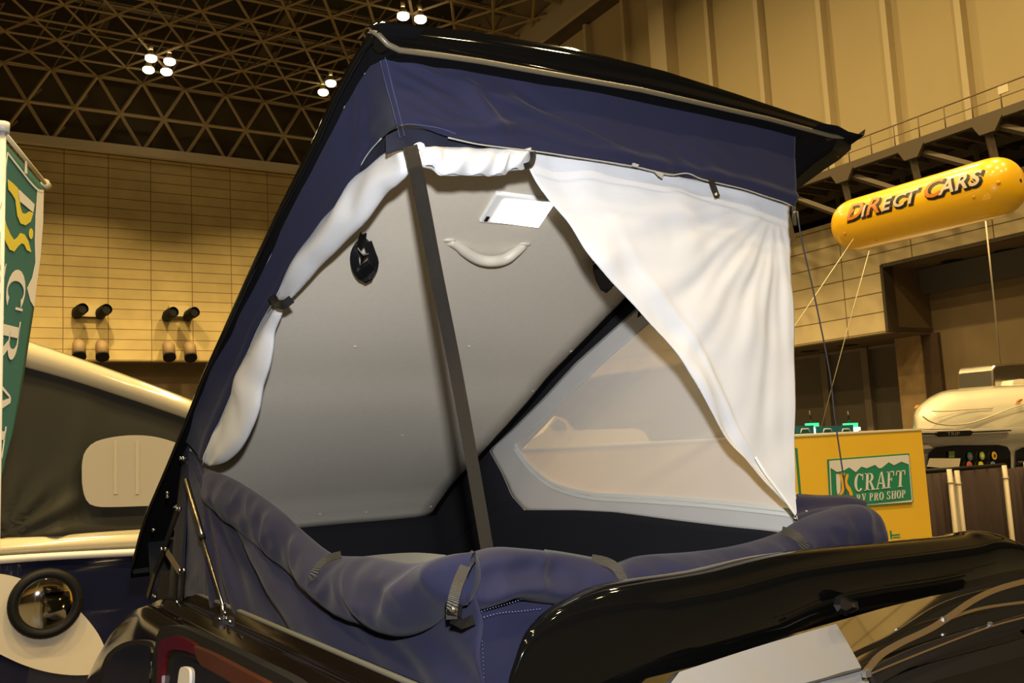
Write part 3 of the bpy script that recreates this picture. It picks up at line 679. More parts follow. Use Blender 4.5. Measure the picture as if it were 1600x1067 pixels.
# body: roof rail, navy side with cream swoosh
prof = [(0, .03, -.06), (.0, .0, -.01), (.0, -.03, -.05), (0, -.04, -.16), (0, -.02, -.175)]
tl = resample([Q2(x, y) for x, y in ((-520, 882), (0, 844), (115, 836), (240, 828), (330, 822))], 16)
bl = resample([Q2(x, y) for x, y in ((-520, 908), (0, 870), (115, 863), (240, 857), (330, 852))], 16)
b = MB(); b.grid([[p+Vector((0, 1.6, 0)) for p in tl], [p+Vector((0, .05, .01)) for p in tl], tl, [p.lerp(q, .45)+Vector((0, -.05, 0)) for p, q in zip(tl, bl)], [p.lerp(q, .7)+Vector((0, -.045, 0)) for p, q in zip(tl, bl)], bl]); b2(b, 'roof_rail', CREAM)
bl2 = resample([Q2(x, y, .02) for x, y in ((-520, 912), (0, 874), (115, 867), (240, 861), (330, 856))], 16)
b = MB(); b.tube([p+Vector((0, -.03, 0)) for p in bl2], .022, 8); b2(b, 'drip_moulding', mat('pale moulding', (.7, .68, .66), .3))
b = MB(); b.grid([[Vector((x, Y2-.02-.05*math.sin(math.pi*t), ZB-.12-(ZB-.35)*t)) for x in [-3.0+5.0*i/10 for i in range(11)]] for t in [k/12 for k in range(13)]])
b.box((-3.0, Y2+.02, .35), (2.0, Y2+1.7, ZB-.1)); body2 = b2(b, 'body_panel', NAVYP)
sw = [(-40, 896), (0, 897), (28, 903), (60, 915), (95, 932), (125, 955), (150, 985), (163, 1010), (168, 1030), (166, 1045), (155, 1052), (120, 1055), (80, 1051), (40, 1040), (0, 1022), (-40, 1000)]
def Q2s(x, y, off): return PY(x, y, Y2-.07-off)
b = MB(); b.prism(resample([Q2s(x, y, .012) for x, y in sw+sw[:1]], 70)[:-1], (0, .03, 0)); o = b.build('cream_swoosh', mat('cream vinyl', (.66, .60, .48), .3)); o.parent = body2
b = MB(); cc = Q2s(71, 942, .03); R2 = .165
ringp = [cc+Vector((math.cos(a)*R2, -.02, math.sin(a)*R2)) for a in [2*math.pi*k/40 for k in range(41)]]
b.tube(ringp, .030, 10, cap=False); o = b.build('porthole_ring', RUB); o.parent = body2
b = MB(); b.grid([[cc+Vector((math.cos(a)*R2*.98*math.sin(t), -.01-.045*math.cos(t), math.sin(a)*R2*.98*math.sin(t))) for a in [2*math.pi*k/36 for k in range(36)]] for t in [.01+(math.pi/2-.01)*i/8 for i in range(9)]], closed_u=True)
o = b.build('porthole_mirror', mat('convex mirror', (.75, .70, .58), .05, 1.0)); o.parent = body2

# ================================================================= BANNER
vxb = 441; hyb = 533.5+(D0-Vector((-SL, 1, 0)).normalized().x*(vxb-800))/Vector((-SL, 1, 0)).normalized().y
bd = ray(vxb, hyb); bd.z = 0; bd.normalize(); bn = Vector((-bd.y, bd.x, 0))
bp0 = CAM+ray(4, 207)*(2.65/ray(4, 207).dot(fwd))
def BN(px, py, off=0):
    v = ray(px, py); p = CAM+v*((bp0-CAM).dot(bn)/v.dot(bn)); n = bn if bn.dot(CAM-p) > 0 else -bn
    return p+n*off
TEAL = mat('teal banner cloth', (.022, .13, .115), .8, bump=('noise', 40, .3)); BWH = mat('off white print', (.72, .69, .62), .8); BYE = mat('yellow print', (.72, .60, .05), .7)
ban = empty('banner_flag', (bp0.x, bp0.y, 0), 'teal vertical banner flag with yellow emblem and white lettering on white pole', 'banner')
def bb(b, name, m, parent=None, **k):
    o = b.build(name, m, **k); o.parent = parent or ban
    if parent is None: o.location = -ban.location
    return o
b = MB(); b.tube([Vector((bp0.x, bp0.y, 0)), bp0+Vector((0, 0, .0))], .010, 12); b.tube([bp0, bp0+Vector((0, 0, .03))], .019, 12); bb(b, 'pole', mat('white pole', (.50, .49, .46), .4))
b = MB(); b.tube([bp0+Vector((0, 0, .005)), BN(72, 288)], .007, 8); b.tube([BN(70, 285), BN(74, 291)], .014, 8); bb(b, 'top_rod', mat('cream rod', (.6, .52, .33), .4))
outl_r = [(68, 292), (66, 340), (62, 400), (57, 440), (53, 480), (47, 520), (41, 560), (35, 600), (28, 640), (20, 680), (10, 715), (-10, 800)]
outl_l = [(7, 222), (3, 330), (-5, 400), (-15, 480), (-20, 560), (-25, 640), (-30, 740), (-30, 860)]
G = coons([BN(*p) for p in outl_l], [BN(*p) for p in outl_r], 60, 12)
b = MB(); b.grid(G); fl = bb(b, 'banner_cloth', TEAL, solid=.002)
def quad(q):
    def f(u, v):
        a = (q[0][0]*(1-u)+q[1][0]*u, q[0][1]*(1-u)+q[1][1]*u); c2 = (q[3][0]*(1-u)+q[2][0]*u, q[3][1]*(1-u)+q[2][1]*u)
        return (a[0]*(1-v)+c2[0]*v, a[1]*(1-v)+c2[1]*v)
    return f
# serif letters as outlines in a unit box
def arc(cx, cy, ro, so, ri, si, a0, a1, n=14):
    o = []; 
    for k in range(n):
        t0 = math.radians(a0+(a1-a0)*k/n); t1 = math.radians(a0+(a1-a0)*(k+1)/n)
        o.append([(cx+ro*math.cos(t0), cy+so*math.sin(t0)), (cx+ro*math.cos(t1), cy+so*math.sin(t1)), (cx+ri*math.cos(t1), cy+si*math.sin(t1)), (cx+ri*math.cos(t0), cy+si*math.sin(t0))])
    return o
def R_(x0, y0, x1, y1): return [(x0, y0), (x1, y0), (x1, y1), (x0, y1)]
def bowl(y0, y1, x0=.36, ro=.42, ri=.20):
    c = (y0+y1)/2; h = (y1-y0)/2
    return arc(x0+.1, c, ro, h, ri, h-.055, -90, 90)+[R_(x0-.1, y1-.055, x0+.1, y1), R_(x0-.1, y0, x0+.1, y0+.055)]
GL = {
 'C': arc(.5, .5, .5, .52, .24, .46, 48, 315)+[R_(.84, .62, .9, 1.0)],
 'O': arc(.5, .5, .5, .52, .24, .46, 0, 360, 22),
 'R': [R_(.13, 0, .36, 1), R_(0, 0, .5, .05), R_(0, .95, .4, 1)]+bowl(.48, 1, .36, .38, .15)+[[(.42, .5), (.64, .5), (.98, .05), (.74, .05)], R_(.68, 0, 1.06, .05)],
 'P': [R_(.13, 0, .36, 1), R_(0, 0, .5, .05), R_(0, .95, .4, 1)]+bowl(.44, 1, .36, .42, .19),
 'A': [[(.5, 1.02), (.62, 1.02), (.98, .03), (.72, .03)], [(.46, .96), (.54, 1.02), (.20, .03), (.12, .03)], R_(0, 0, .34, .05), R_(.62, 0, 1.06, .05), R_(.28, .30, .75, .37)],
 'F': [R_(.13, 0, .36, 1), R_(0, 0, .5, .05), R_(0, .94, .85, 1), [(.79, .72), (.85, .72), (.85, 1), (.75, .95)], R_(.36, .49, .62, .55), R_(.58, .40, .63, .64)],
 'T': [R_(.38, 0, .62, 1), R_(.25, 0, .75, .05), R_(0, .94, 1, 1), [(0, .72), (.06, .72), (.12, .95), (0, 1)], [(.94, .72), (1, .72), (1, 1), (.88, .95)]],
 'V': [[(.12, .97), (.38, .97), (.58, .0), (.47, .0)], [(.50, .02), (.58, .0), (.90, .97), (.83, .97)], R_(0, .95, .5, 1), R_(.70, .95, 1.02, 1)],
 'S': arc(.46, .745, .42, .275, .20, .205, 35, 260)+arc(.46, .255, .44, .275, .20, .205, -145, 90)+[[(.30, .60), (.50, .57), (.62, .42), (.40, .45)], R_(.76, .68, .82, 1), R_(.02, 0, .08, .32)],
 'H': [R_(.12, 0, .34, 1), R_(.70, 0, .92, 1), R_(.34, .47, .70, .53), R_(0, 0, .46, .05), R_(0, .95, .46, 1), R_(.58, 0, 1.04, .05), R_(.58, .95, 1.04, 1)],
}
def letters(mb, word, fn, P, gap=.14, th=Vector((0, 0, 0)), mi=0, widths=None):
    """word laid out over u 0..1, v 0..1 of the mapping fn; P turns a pixel into a point"""
    W = {' ': .45, 'O': 1.0, 'C': .98, 'A': 1.05, 'R': 1.05, 'F': .85, 'T': .95, 'V': 1.0, 'P': .9, 'S': .85, 'H': 1.05}
    tot = sum(W[c]+gap for c in word)-gap; x = 0
    for c in word:
        if c != ' ':
            for poly in GL[c]:
                q = [P(*fn((x+px*W[c])/tot, py)) for px, py in poly]
                mb.prism(q, th, mi)
        x += W[c]+gap
tw = (bn if bn.dot(CAM-bp0) < 0 else -bn)*.0006
b = MB()
# CRAFT reads downwards, letter tops to the right
letters(b, 'CRAFT', quad([(14, 417), (-42, 800), (-10, 800), (41, 426)]), lambda x, y: BN(x, y, .004), th=tw)
letters(b, 'RV PRO SHOP', quad([(-10, 405), (-75, 800), (-55, 800), (8, 412)]), lambda x, y: BN(x, y, .004), th=tw)
b.prism([BN(x, y, .004) for x, y in ((26, 296), (29, 297), (52, 319), (50, 332), (38, 322), (27, 313))], tw)
for pth in ([(10, 239), (20, 252), (35, 271), (45, 284), (58, 297), (66, 298)], [(10, 239), (7, 262), (6, 290), (1, 315), (-4, 330)]):
    P = resample([BN(x, y, .003) for x, y in pth], 16); b.ribbon(P, .007, bn*(1 if bn.dot(CAM-P[0]) > 0 else -1), .0012)
b.prism([BN(x, y, .003) for x, y in ((57, 296), (67, 297), (66, 345), (62, 400), (56, 445), (52, 480), (46, 470), (41, 450), (49, 434), (54, 410), (53, 380), (54, 340))], tw)
b.prism([BN(x, y, .003) for x, y in ((38, 251), (41, 252), (41, 272), (37, 270))], tw)
b.build('white_print', BWH).parent = fl
b = MB()
b.prism([BN(x, y, .004) for x, y in ((10, 280), (18, 286), (26, 294), (28, 308), (30, 324), (33, 333), (38, 334), (44, 330), (50, 333), (46, 346), (38, 352), (30, 349), (25, 337), (22, 312), (16, 302), (11, 296))], tw)
b.prism([BN(x, y, .004) for x, y in ((2, 333), (5, 340), (8, 352), (14, 366), (20, 375), (25, 371), (30, 364), (36, 366), (42, 376), (47, 394), (40, 391), (36, 382), (32, 380), (27, 384), (20, 393), (13, 390), (7, 378), (3, 365))], tw)
b.prism([BN(x+.0, y, .004) for x, y in [(46.5+3.4*math.cos(a), 365+8.5*math.sin(a)) for a in [2*math.pi*k/14 for k in range(14)]]], tw)
b.build('yellow_emblem', BYE).parent = fl

# ================================================================= YELLOW SIGN BOX
YS = 3.6
def YP(px, py, off=0): return PY(px, py, YS-off)
YEL = mat('yellow board', (.78, .48, .035), .55, vary=(3, .05)); GRN = mat('sign green', (.02, .22, .12), .5); SWH = mat('sign white', (.70, .68, .66), .5)
p_l = YP(1005, 700); p_r = YP(1440, 672)
box = empty('sign_box', (5.0, YS, 0), 'tall yellow display box with green and white mountain logo plaque', 'sign')
def yb(b, name, m, parent=None, **k):
    o = b.build(name, m, **k); o.parent = parent or box
    if parent is None: o.location = -box.location
    return o
zt = YP(1440, 672).z; xr = YP(1448, 755).x; xl = p_l.x
b = MB(); b.box((xl, YS, 0), (xr, YS+1.2, zt)); yb(b, 'box_body', YEL)
b = MB(); b.box((xl-.01, YS-.006, zt), (xr+.01, YS+1.21, zt+.012)); yb(b, 'box_top', mat('pale board edge', (.7, .62, .45), .6))
bv = Vector((0, .006, 0))
gx = YP(1246, 720).x
b = MB(); b.box((gx-.012, YS-.008, .4), (gx, YS, YP(1246, 700).z)); yb(b, 'green_edge', GRN)
def S6(x, y): return (1240+x/4.444, 640+y/4.444)
b = MB(); b.prism([YP(*S6(x, y), .012) for x, y in ((243, 345), (803, 303), (833, 645), (262, 688))], (0, .012, 0)); pq = yb(b, 'logo_plaque', GRN)
def prt(name, m, polys, off, px=S6):
    b = MB()
    for P in polys: b.prism([YP(*px(x, y), off) for x, y in P], (0, .002, 0))
    o = b.build(name, m); o.parent = pq; return o
prt('white_sky', SWH, [[(250, 355), (797, 313), (800, 380), (748, 361), (697, 386), (660, 365), (612, 405), (592, 407), (566, 383), (508, 407), (470, 396), (432, 434), (385, 401), (345, 425), (300, 432), (256, 404)]], .0145)
prt('white_border', SWH, [[(258, 676), (262, 682), (828, 640), (824, 628), (505, 662), (268, 672)], [(797, 320), (801, 320), (827, 636), (822, 636)], [(249, 360), (254, 360), (268, 680), (263, 680)]], .0148)
b = MB(); letters(b, 'CRAFT', quad([S6(422, 570), S6(772, 533), S6(776, 420), S6(425, 448)]), lambda x, y: YP(x, y, .016), gap=.10, th=(0, .002, 0))
letters(b, 'RV PRO SHOP', quad([S6(437, 642), S6(778, 612), S6(780, 556), S6(436, 590)]), lambda x, y: YP(x, y, .016), gap=.16, th=(0, .002, 0)); b.build('white_lettering', SWH).parent = pq
prt('white_stem', SWH, [[(296, 447), (316, 450), (326, 470), (326, 560), (318, 582), (306, 590), (300, 560)]], .0155)
prt('yellow_figure', mat('plaque yellow', (.8, .42, .03), .5), [[(308, 445), (328, 450), (346, 475), (356, 510), (355, 550), (344, 580), (322, 600), (306, 604), (322, 585), (334, 560), (336, 525), (330, 490), (318, 465)],
   [(333+12*math.cos(a)+12, 448+13*math.sin(a)) for a in [2*math.pi*k/12 for k in range(12)]],
   [(372, 445), (382, 448), (380, 470), (372, 495), (376, 515), (396, 545), (410, 580), (410, 610), (396, 632), (384, 628), (392, 605), (386, 575), (366, 545), (356, 510), (360, 478)]], .0158)
prt('green_characters', GRN, [[(583, 852), (650, 846), (652, 858), (585, 864)], [(640, 846), (652, 846), (656, 898), (643, 898)], [(590, 893), (655, 889), (655, 899), (590, 903)], [(668, 840), (680, 840), (686, 898), (674, 898)], [(680, 868), (738, 862), (738, 872), (680, 878)], [(690, 884), (740, 881), (741, 890), (691, 893)]], .001)

# ================================================================= PARTITION CURTAINS
YC = 4.6
par = empty('partition_screen', (7.6, YC, 0), 'dark brown cloth partition screen on cream posts beside the yellow box', 'screen')
def pp(b, name, m, **k):
    o = b.build(name, m, **k); o.parent = par; o.location = -par.location; return o
BR = mat('dark brown cloth', (.030, .016, .013), .9); POST = mat('cream post', (.40, .34, .24), .4)
def CP(x, y, off=0): return PY(x, y, YC-off)
for (xa, ya, xb, yb2) in ((1440, 742, 1486, 738), (1500, 736, 1566, 730), (1571, 733, 1602, 728), (1606, 728, 1660, 724)):
    a, c2 = CP(xa, ya), CP(xb, yb2)
    b = MB(); G = [[Vector((a.x+(c2.x-a.x)*i/24, YC+.02*math.sin(i*.9), (a.z+(c2.z-a.z)*i/24)*t)) for i in range(25)] for t in (1, .66, .33, .02)]
    b.grid(G); pp(b, 'cloth_panel', BR, solid=.004)
for px, py in ((1483, 733), (1495, 735), (1569, 727), (1603, 722)):
    p = CP(px, py, .05); b = MB(); b.tube([Vector((p.x, p.y, 0)), p], .021, 10); b.tube([p-Vector((0, 0, .12)), p-Vector((0, 0, .105))], .026, 10); pp(b, 'post', POST)
b = MB(); a, c2 = CP(1440, 737, -.03), CP(1570, 727, -.03); b.tube([a, c2], .02, 8); a, c2 = CP(1590, 724, -.03), CP(1660, 720, -.03); b.tube([a, c2], .02, 8); pp(b, 'top_rail', BLACKP)

# ================================================================= WHITE CAMPER (right)
Y3 = 6.0
wc = empty('motorhome', (10.5, Y3+1, 0), 'white motorhome with bulging cab-over nose behind the brown partition', 'motorhome')
def wb(b, name, m, parent=None, **k):
    o = b.build(name, m, **k); o.parent = parent or wc
    if parent is None: o.location = -wc.location
    return o
def W3(x, y, off=0): return PY(x, y, Y3-off)
WPNT = mat('ivory gelcoat', (.80, .74, .58), .15, coat=.8)
def S7(x, y): return (1400+x/8, 580+y/8)
sil = [(212, 720), (208, 560), (225, 500), (262, 450), (300, 412), (420, 325), (540, 262), (640, 236), (740, 224), (900, 214), (1200, 182), (1600, 160), (2000, 150), (2400, 300), (2400, 720)]
ct = (1300, 720)
b = MB(); rg = []
# nose: bulges toward the viewer, rows shrink from the silhouette to the crest
for k, (f, off) in enumerate([(1, -1.6), (1, -.3), (.99, -.12), (.965, .0), (.92, .10), (.84, .18), (.70, .24), (.5, .28), (.25, .30), (.02, .31)]):
    rg.append(resample([W3(*S7(ct[0]+(x-ct[0])*f, ct[1]+(y-ct[1])*f), off) for x, y in sil], 60, False))
b.grid(rg); wb(b, 'cab_over_nose', WPNT)
# shade line under the nose's swept brow, laid on as a darker tube
br = resample([W3(*S7(x, y), .33) for x, y in ((330, 560), (420, 625), (560, 662), (720, 672), (900, 655), (1060, 610), (1200, 560), (1400, 480), (1640, 400))], 40)
b = MB(); b.tube(br, .008, 8); wb(b, 'brow_shade_line', mat('brow shading', (.62, .56, .42), .25, coat=.8))
b = MB(); b.tube(resample([W3(*S7(x, y), .30) for x, y in ((455, 500), (640, 500), (900, 480), (1210, 462))], 20), .005, 6); wb(b, 'panel_seam', mat('seam line', (.42, .36, .25), .5))
b = MB(); b.prism([W3(*S7(x, y), .30) for x, y in ((1520, 380), (1545, 352), (1580, 345), (1585, 358), (1560, 384), (1530, 392))], (0, .02, 0)); wb(b, 'marker_light', mat('orange lens', (.75, .22, .02), .2, coat=1))
b = MB(); b.prism([W3(*S7(x, y), .02) for x, y in ((250, 460), (268, 425), (288, 416), (280, 440))], (0, .02, 0)); wb(b, 'marker_light', mat('orange lens', (.75, .22, .02), .2, coat=1))
# lower cab
b = MB(); 
lo = [(1420, 672), (1470, 671), (1540, 669), (1600, 667), (1700, 663)]
rows = [[W3(x, y, .31) for x, y in lo], [W3(x, y+10, .33) for x, y in lo], [W3(x, y+22, .25) for x, y in lo], [W3(x, y+32, .20) for x, y in lo], [W3(x, y+160, .15) for x, y in lo]]
b.grid([resample(r, 30, False) for r in rows]); wb(b, 'cab', mat('ivory cab paint', (.66, .61, .50), .2, coat=.8))
b = MB(); b.box((9.2, Y3-.1, 0.3), (13.5, Y3+1.6, ZB+.12)); wb(b, 'cab_body', WPNT)
b = MB(); b.prism([W3(*S7(x, y), .37) for x, y in ((330, 772), (515, 772), (530, 752), (930, 738), (960, 752), (1440, 732), (1446, 748), (960, 770), (930, 808), (560, 820), (525, 792), (330, 792))], (0, .03, 0)); gr = wb(b, 'grille_strip', RUB)
def textmesh(s, name, m, fn, size=1, shear=0, off=0, parent=None):
    cu = bpy.data.curves.new(name, 'FONT'); cu.body = s; cu.size = size; cu.shear = shear; cu.offset = off; cu.resolution_u = 3; cu.fill_mode = 'FRONT'; cu.dimensions = '2D'
    o = bpy.data.objects.new(name, cu); C.objects.link(o); dg = bpy.context.evaluated_depsgraph_get(); me = bpy.data.meshes.new_from_object(o.evaluated_get(dg)); bpy.data.objects.remove(o)
    w = max(v.co.x for v in me.vertices) if me.vertices else 1
    bm = bmesh.new(); bm.from_mesh(me); bmesh.ops.triangulate(bm, faces=bm.faces)
    bmesh.ops.subdivide_edges(bm, edges=[e for e in bm.edges if e.calc_length() > .25*size], cuts=2); bm.to_mesh(me); bm.free()
    for v in me.vertices: v.co = fn(v.co.x, v.co.y)
    me.materials.clear(); ob = link(name, me, m, parent); return ob
tr0, tr1 = W3(*S7(640, 805), .375), W3(*S7(830, 798), .375)
def trip(x, y): return tr0+(tr1-tr0)*(x/2.3)+Vector((0, 0, y*.055))
o = textmesh('TRIP', 'grille_lettering', mat('dull chrome lettering', (.30, .27, .24), .4, .5), trip, parent=gr)
b = MB(); b.prism([W3(x, y, .24) for x, y in ((1449, 735), (1452, 708), (1462, 699), (1490, 696), (1560, 695), (1574, 698), (1579, 706), (1580, 735))], (0, .01, 0)); ws = wb(b, 'cab_window', GLASSD)
b = MB(); b.prism([W3(x, y, .22) for x, y in ((1587, 735), (1588, 704), (1598, 699), (1640, 697), (1640, 735))], (0, .01, 0)); wb(b, 'side_cab_window', GLASSD)
b = MB(); b.prism([W3(x, y, .26) for x, y in ((1440, 694), (1452, 695), (1458, 700), (1440, 702))], (0, .05, 0)); wb(b, 'mirror_arm', WPNT)
sn = 0
for (x, y, cl) in ((1516, 713, (.02, .16, .20)), (1535, 712, (.25, .38, .06)), (1554, 712, (.75, .42, .04)), (1515, 727, (.60, .16, .10)), (1533, 727, (.72, .62, .04)), (1552, 727, (.18, .25, .45))):
    sn += 1; c2 = W3(x, y, .262); b = MB(); b.prism([c2+Vector((.048*math.cos(a), 0, .045*math.sin(a))) for a in [2*math.pi*k/20 for k in range(20)]], (0, .006, 0))
    b.prism([c2+Vector((.020*math.cos(a), -.003, .020*math.sin(a))) for a in [2*math.pi*k/14 for k in range(14)]], (0, .004, 0), 1)
    o = b.build('round_sticker', [mat('sticker %d' % sn, cl, .5), mat('sticker core %d' % (sn % 3), ((.04, .05, .04), (.55, .06, .03), (.75, .65, .3))[sn % 3], .5)]); o.parent = ws
b = MB(); b.prism([W3(x, y, .27) for x, y in ((1449, 729), (1453, 716), (1501, 716), (1498, 733))], (0, .006, 0)); b.build('window_card', mat('pale card', (.68, .58, .42), .5)).parent = ws
b = MB(); b.prism([W3(x, y, .265) for x, y in ((1483, 705), (1492, 705), (1491, 715), (1483, 715))], (0, .006, 0)); b.build('green_sticker', mat('olive sticker', (.14, .18, .06), .5)).parent = ws
# chrome box on its roof
b = MB(); pts = [W3(x, y, -.5) for x, y in ((1553, 606), (1552, 575), (1556, 569), (1575, 567), (1620, 565), (1640, 600))]; b.prism(pts, (0, .5, 0)); ac = wb(b, 'roof_box', mat('polished steel', (.42, .38, .32), .28, 1.0), bevel=.03)
b = MB(); b.prism([W3(x, y, -.35) for x, y in ((1581, 602), (1584, 594), (1592, 592), (1612, 592), (1612, 602))], (0, .3, 0)); b.build('roof_hatch', WPNT).parent = ac

# camper seen through the net window
wc2 = empty('motorhome', (7.3, 9.4, 0), 'cream camper seen through the far net window of the raised roof', 'motorhome')
def N2(x, y, off=0): return PY(x, y, 9.0-off)
b = MB(); ou = [(815, 735), (825, 690), (850, 675), (868, 650), (884, 655), (897, 672), (990, 669), (1005, 673), (1018, 692), (1075, 687), (1078, 692), (1000, 702), (998, 760), (820, 760)]
b.prism([N2(*p) for p in ou], (0, 1.2, 0)); o = b.build('camper_shell', mat('cream camper paint', (.9, .78, .48), .25, coat=.6)); o.parent = wc2; o.location = -wc2.location
b = MB(); b.prism([N2(x, y, .02) for x, y in ((862, 664), (872, 654), (882, 660), (886, 668), (868, 670))], (0, .02, 0)); o = b.build('roof_vent_window', mat('grey vent glass', (.25, .24, .22), .3)); o.parent = wc2; o.location = -wc2.location
b = MB(); b.prism([N2(x, y, .02) for x, y in ((825, 760), (830, 700), (900, 722), (998, 724), (998, 760))], (0, .02, 0)); o = b.build('camper_window', mat('blue grey window', (.10, .11, .13), .2)); o.parent = wc2; o.location = -wc2.location

# ================================================================= BLIMP
zc = H+1.9
e0, e1 = PZ(1345, 350, zc), PZ(1548, 295, zc)
ax = (e1-e0); ax.z = 0; L0 = ax.length; ax.normalize(); sdv = Vector((ax.y, -ax.x, 0));
if sdv.dot(CAM-e0) < 0: sdv = -sdv
rad = .245
bl = empty('inflatable_blimp', (e0.x, e0.y, zc), 'yellow inflatable advertising blimp tethered near the hall wall', 'inflatable')
def lb(b, name, m, parent=None, **k):
    o = b.build(name, m, **k); o.parent = parent or bl
    if parent is None: o.location = -bl.location
    return o
def cap(s, th, r=rad):
    """s metres along the axis, th angle from the side facing the aisle, upwards"""
    if s < 0: k = max(0, 1-abs(s/rad)**2.5)**(1/2.5)
    elif s > L0: k = max(0, 1-abs((s-L0)/rad)**2.5)**(1/2.5)
    else: k = 1
    return e0+ax*s+(sdv*math.cos(th)+Vector((0, 0, 1))*math.sin(th))*r*k
ss = [-rad*math.cos(a) for a in [math.pi/2*i/10 for i in range(10)]]+[L0*i/12 for i in range(13)]+[L0+rad*math.sin(a) for a in [math.pi/2*i/10 for i in range(1, 11)]]
ss[0] = -rad*.9995; ss[-1] = L0+rad*.9995
b = MB(); b.grid([[cap(s, 2*math.pi*k/40) for k in range(40)] for s in ss], closed_u=True); env = lb(b, 'envelope', mat('glossy yellow vinyl', (.90, .50, .010), .28, coat=.4))
# lettering wrapped on the envelope: big and small capitals
words = [('D', 1, 'o'), ('I', .66, 'w'), ('R', 1, 'o'), ('E', .74, 'w'), ('C', .74, 'w'), ('T', .78, 'w'), (' ', .3, ''), ('C', 1, 'o'), ('A', .78, 'w'), ('R', .78, 'w'), ('S', .80, 'w')]
wd = {'D': .80, 'I': .34, 'R': .80, 'E': .72, 'C': .78, 'T': .70, 'A': .82, 'S': .74, ' ': 1.0}
total = sum(wd[c]*s for c, s, _ in words); base = -.02
OR = mat('orange print', (.62, .20, .02), .4); WT = mat('silver print', (.62, .55, .45), .4); BK = mat('black print', (.012, .008, .006), .4)
U0, U1 = .02, L0+.08
def blf(x0, rr, drop=0):
    def f(x, y):
        s = U0+(x0+x)/total*(U1-U0)+.02*y+drop*.010; th = .0+(y*.190-drop*.014)/rad
        return cap(s, th, rr)
    return f
x0 = 0
for c, s, k in words:
    if c != ' ':
        textmesh(c, 'printed_letter', BK, blf(x0+.02, rad+.003, 1.0), size=s*1.15, shear=.15, off=.075, parent=env)
        textmesh(c, 'printed_letter', OR if k == 'o' else WT, blf(x0, rad+.006), size=s*1.15, shear=.15, off=.022, parent=env)
    x0 += wd[c]*s
b = MB()
for s, th in ((-.02, -.45), (L0-.02, -.38), (.22, -1.05), (L0+.17, -.1)):
    b.ball(cap(s, th, rad-.008), .018, n=12)
lb(b, 'tether_patch', mat('amber patch', (.70, .34, .02), .4))
for a, m_ in (((1341, 362), [(1240, 512), (1180, 600)]), ((1358, 392), [(1320, 530), (1283, 668)]), ((1540, 345), [(1553, 470), (1563, 568)])):
    pa = PZ(*a, zc-.1); b = MB(); b.tube([pa]+[PY(x, y, pa.y+.3*i) for i, (x, y) in enumerate(m_)], .004 if a[0] < 1500 else .007, 6); lb(b, 'tether_line', mat('pale cord', (.55, .48, .34), .6))

# ================================================================= HALL
def hb(b, name, m, parent=None, **k):
    o = b.build(name, m, **k)
    if parent is None: o.rotation_euler = (0, 0, HA)
    else: o.parent = parent
    return o
def hemp(name, label, cat, group=None):
    o = empty(name, (0, 0, 0), label, cat, group); o.rotation_euler = (0, 0, HA); return o
def brickmat(name, axes, bw, rh, ox, oz, c1, c2, cm, mortar=.02, shift=0, rough=.8):
    m = bpy.data.materials.new(name); m.use_nodes = True; nt = m.node_tree; N = nt.nodes; L = nt.links; b = N['Principled BSDF']
    tc = N.new('ShaderNodeTexCoord'); sx = N.new('ShaderNodeSeparateXYZ'); cx = N.new('ShaderNodeCombineXYZ'); L.new(tc.outputs['Object'], sx.inputs[0])
    a1 = N.new('ShaderNodeMath'); a1.operation = 'ADD'; a1.inputs[1].default_value = ox; L.new(sx.outputs[axes], a1.inputs[0]); L.new(a1.outputs[0], cx.inputs['X'])
    a2 = N.new('ShaderNodeMath'); a2.operation = 'ADD'; a2.inputs[1].default_value = oz; L.new(sx.outputs['Z'], a2.inputs[0]); L.new(a2.outputs[0], cx.inputs['Y'])
    br = N.new('ShaderNodeTexBrick'); br.offset = shift; br.inputs['Scale'].default_value = 1; br.inputs['Brick Width'].default_value = bw; br.inputs['Row Height'].default_value = rh
    br.inputs['Mortar Size'].default_value = mortar; br.inputs['Mortar Smooth'].default_value = .1; br.inputs['Bias'].default_value = 0
    br.inputs['Color1'].default_value = (*c1, 1); br.inputs['Color2'].default_value = (*c2, 1); br.inputs['Mortar'].default_value = (*cm, 1)
    L.new(cx.outputs[0], br.inputs['Vector'])
    nzt = N.new('ShaderNodeTexNoise'); nzt.inputs['Scale'].default_value = .8; nzt.inputs['Detail'].default_value = 6; L.new(tc.outputs['Object'], nzt.inputs['Vector'])
    mx = N.new('ShaderNodeMix'); mx.data_type = 'RGBA'; mx.blend_type = 'MULTIPLY'; mx.inputs['Factor'].default_value = .35; L.new(br.outputs['Color'], mx.inputs['A'])
    cr = N.new('ShaderNodeMapRange'); cr.inputs['From Min'].default_value = .3; cr.inputs['From Max'].default_value = .7; cr.inputs['To Min'].default_value = .6; cr.inputs['To Max'].default_value = 1.2; L.new(nzt.outputs['Fac'], cr.inputs['Value']); L.new(cr.outputs['Result'], mx.inputs['B'])
    L.new(mx.outputs['Result'], b.inputs['Base Color']); b.inputs['Roughness'].default_value = rough
    return m
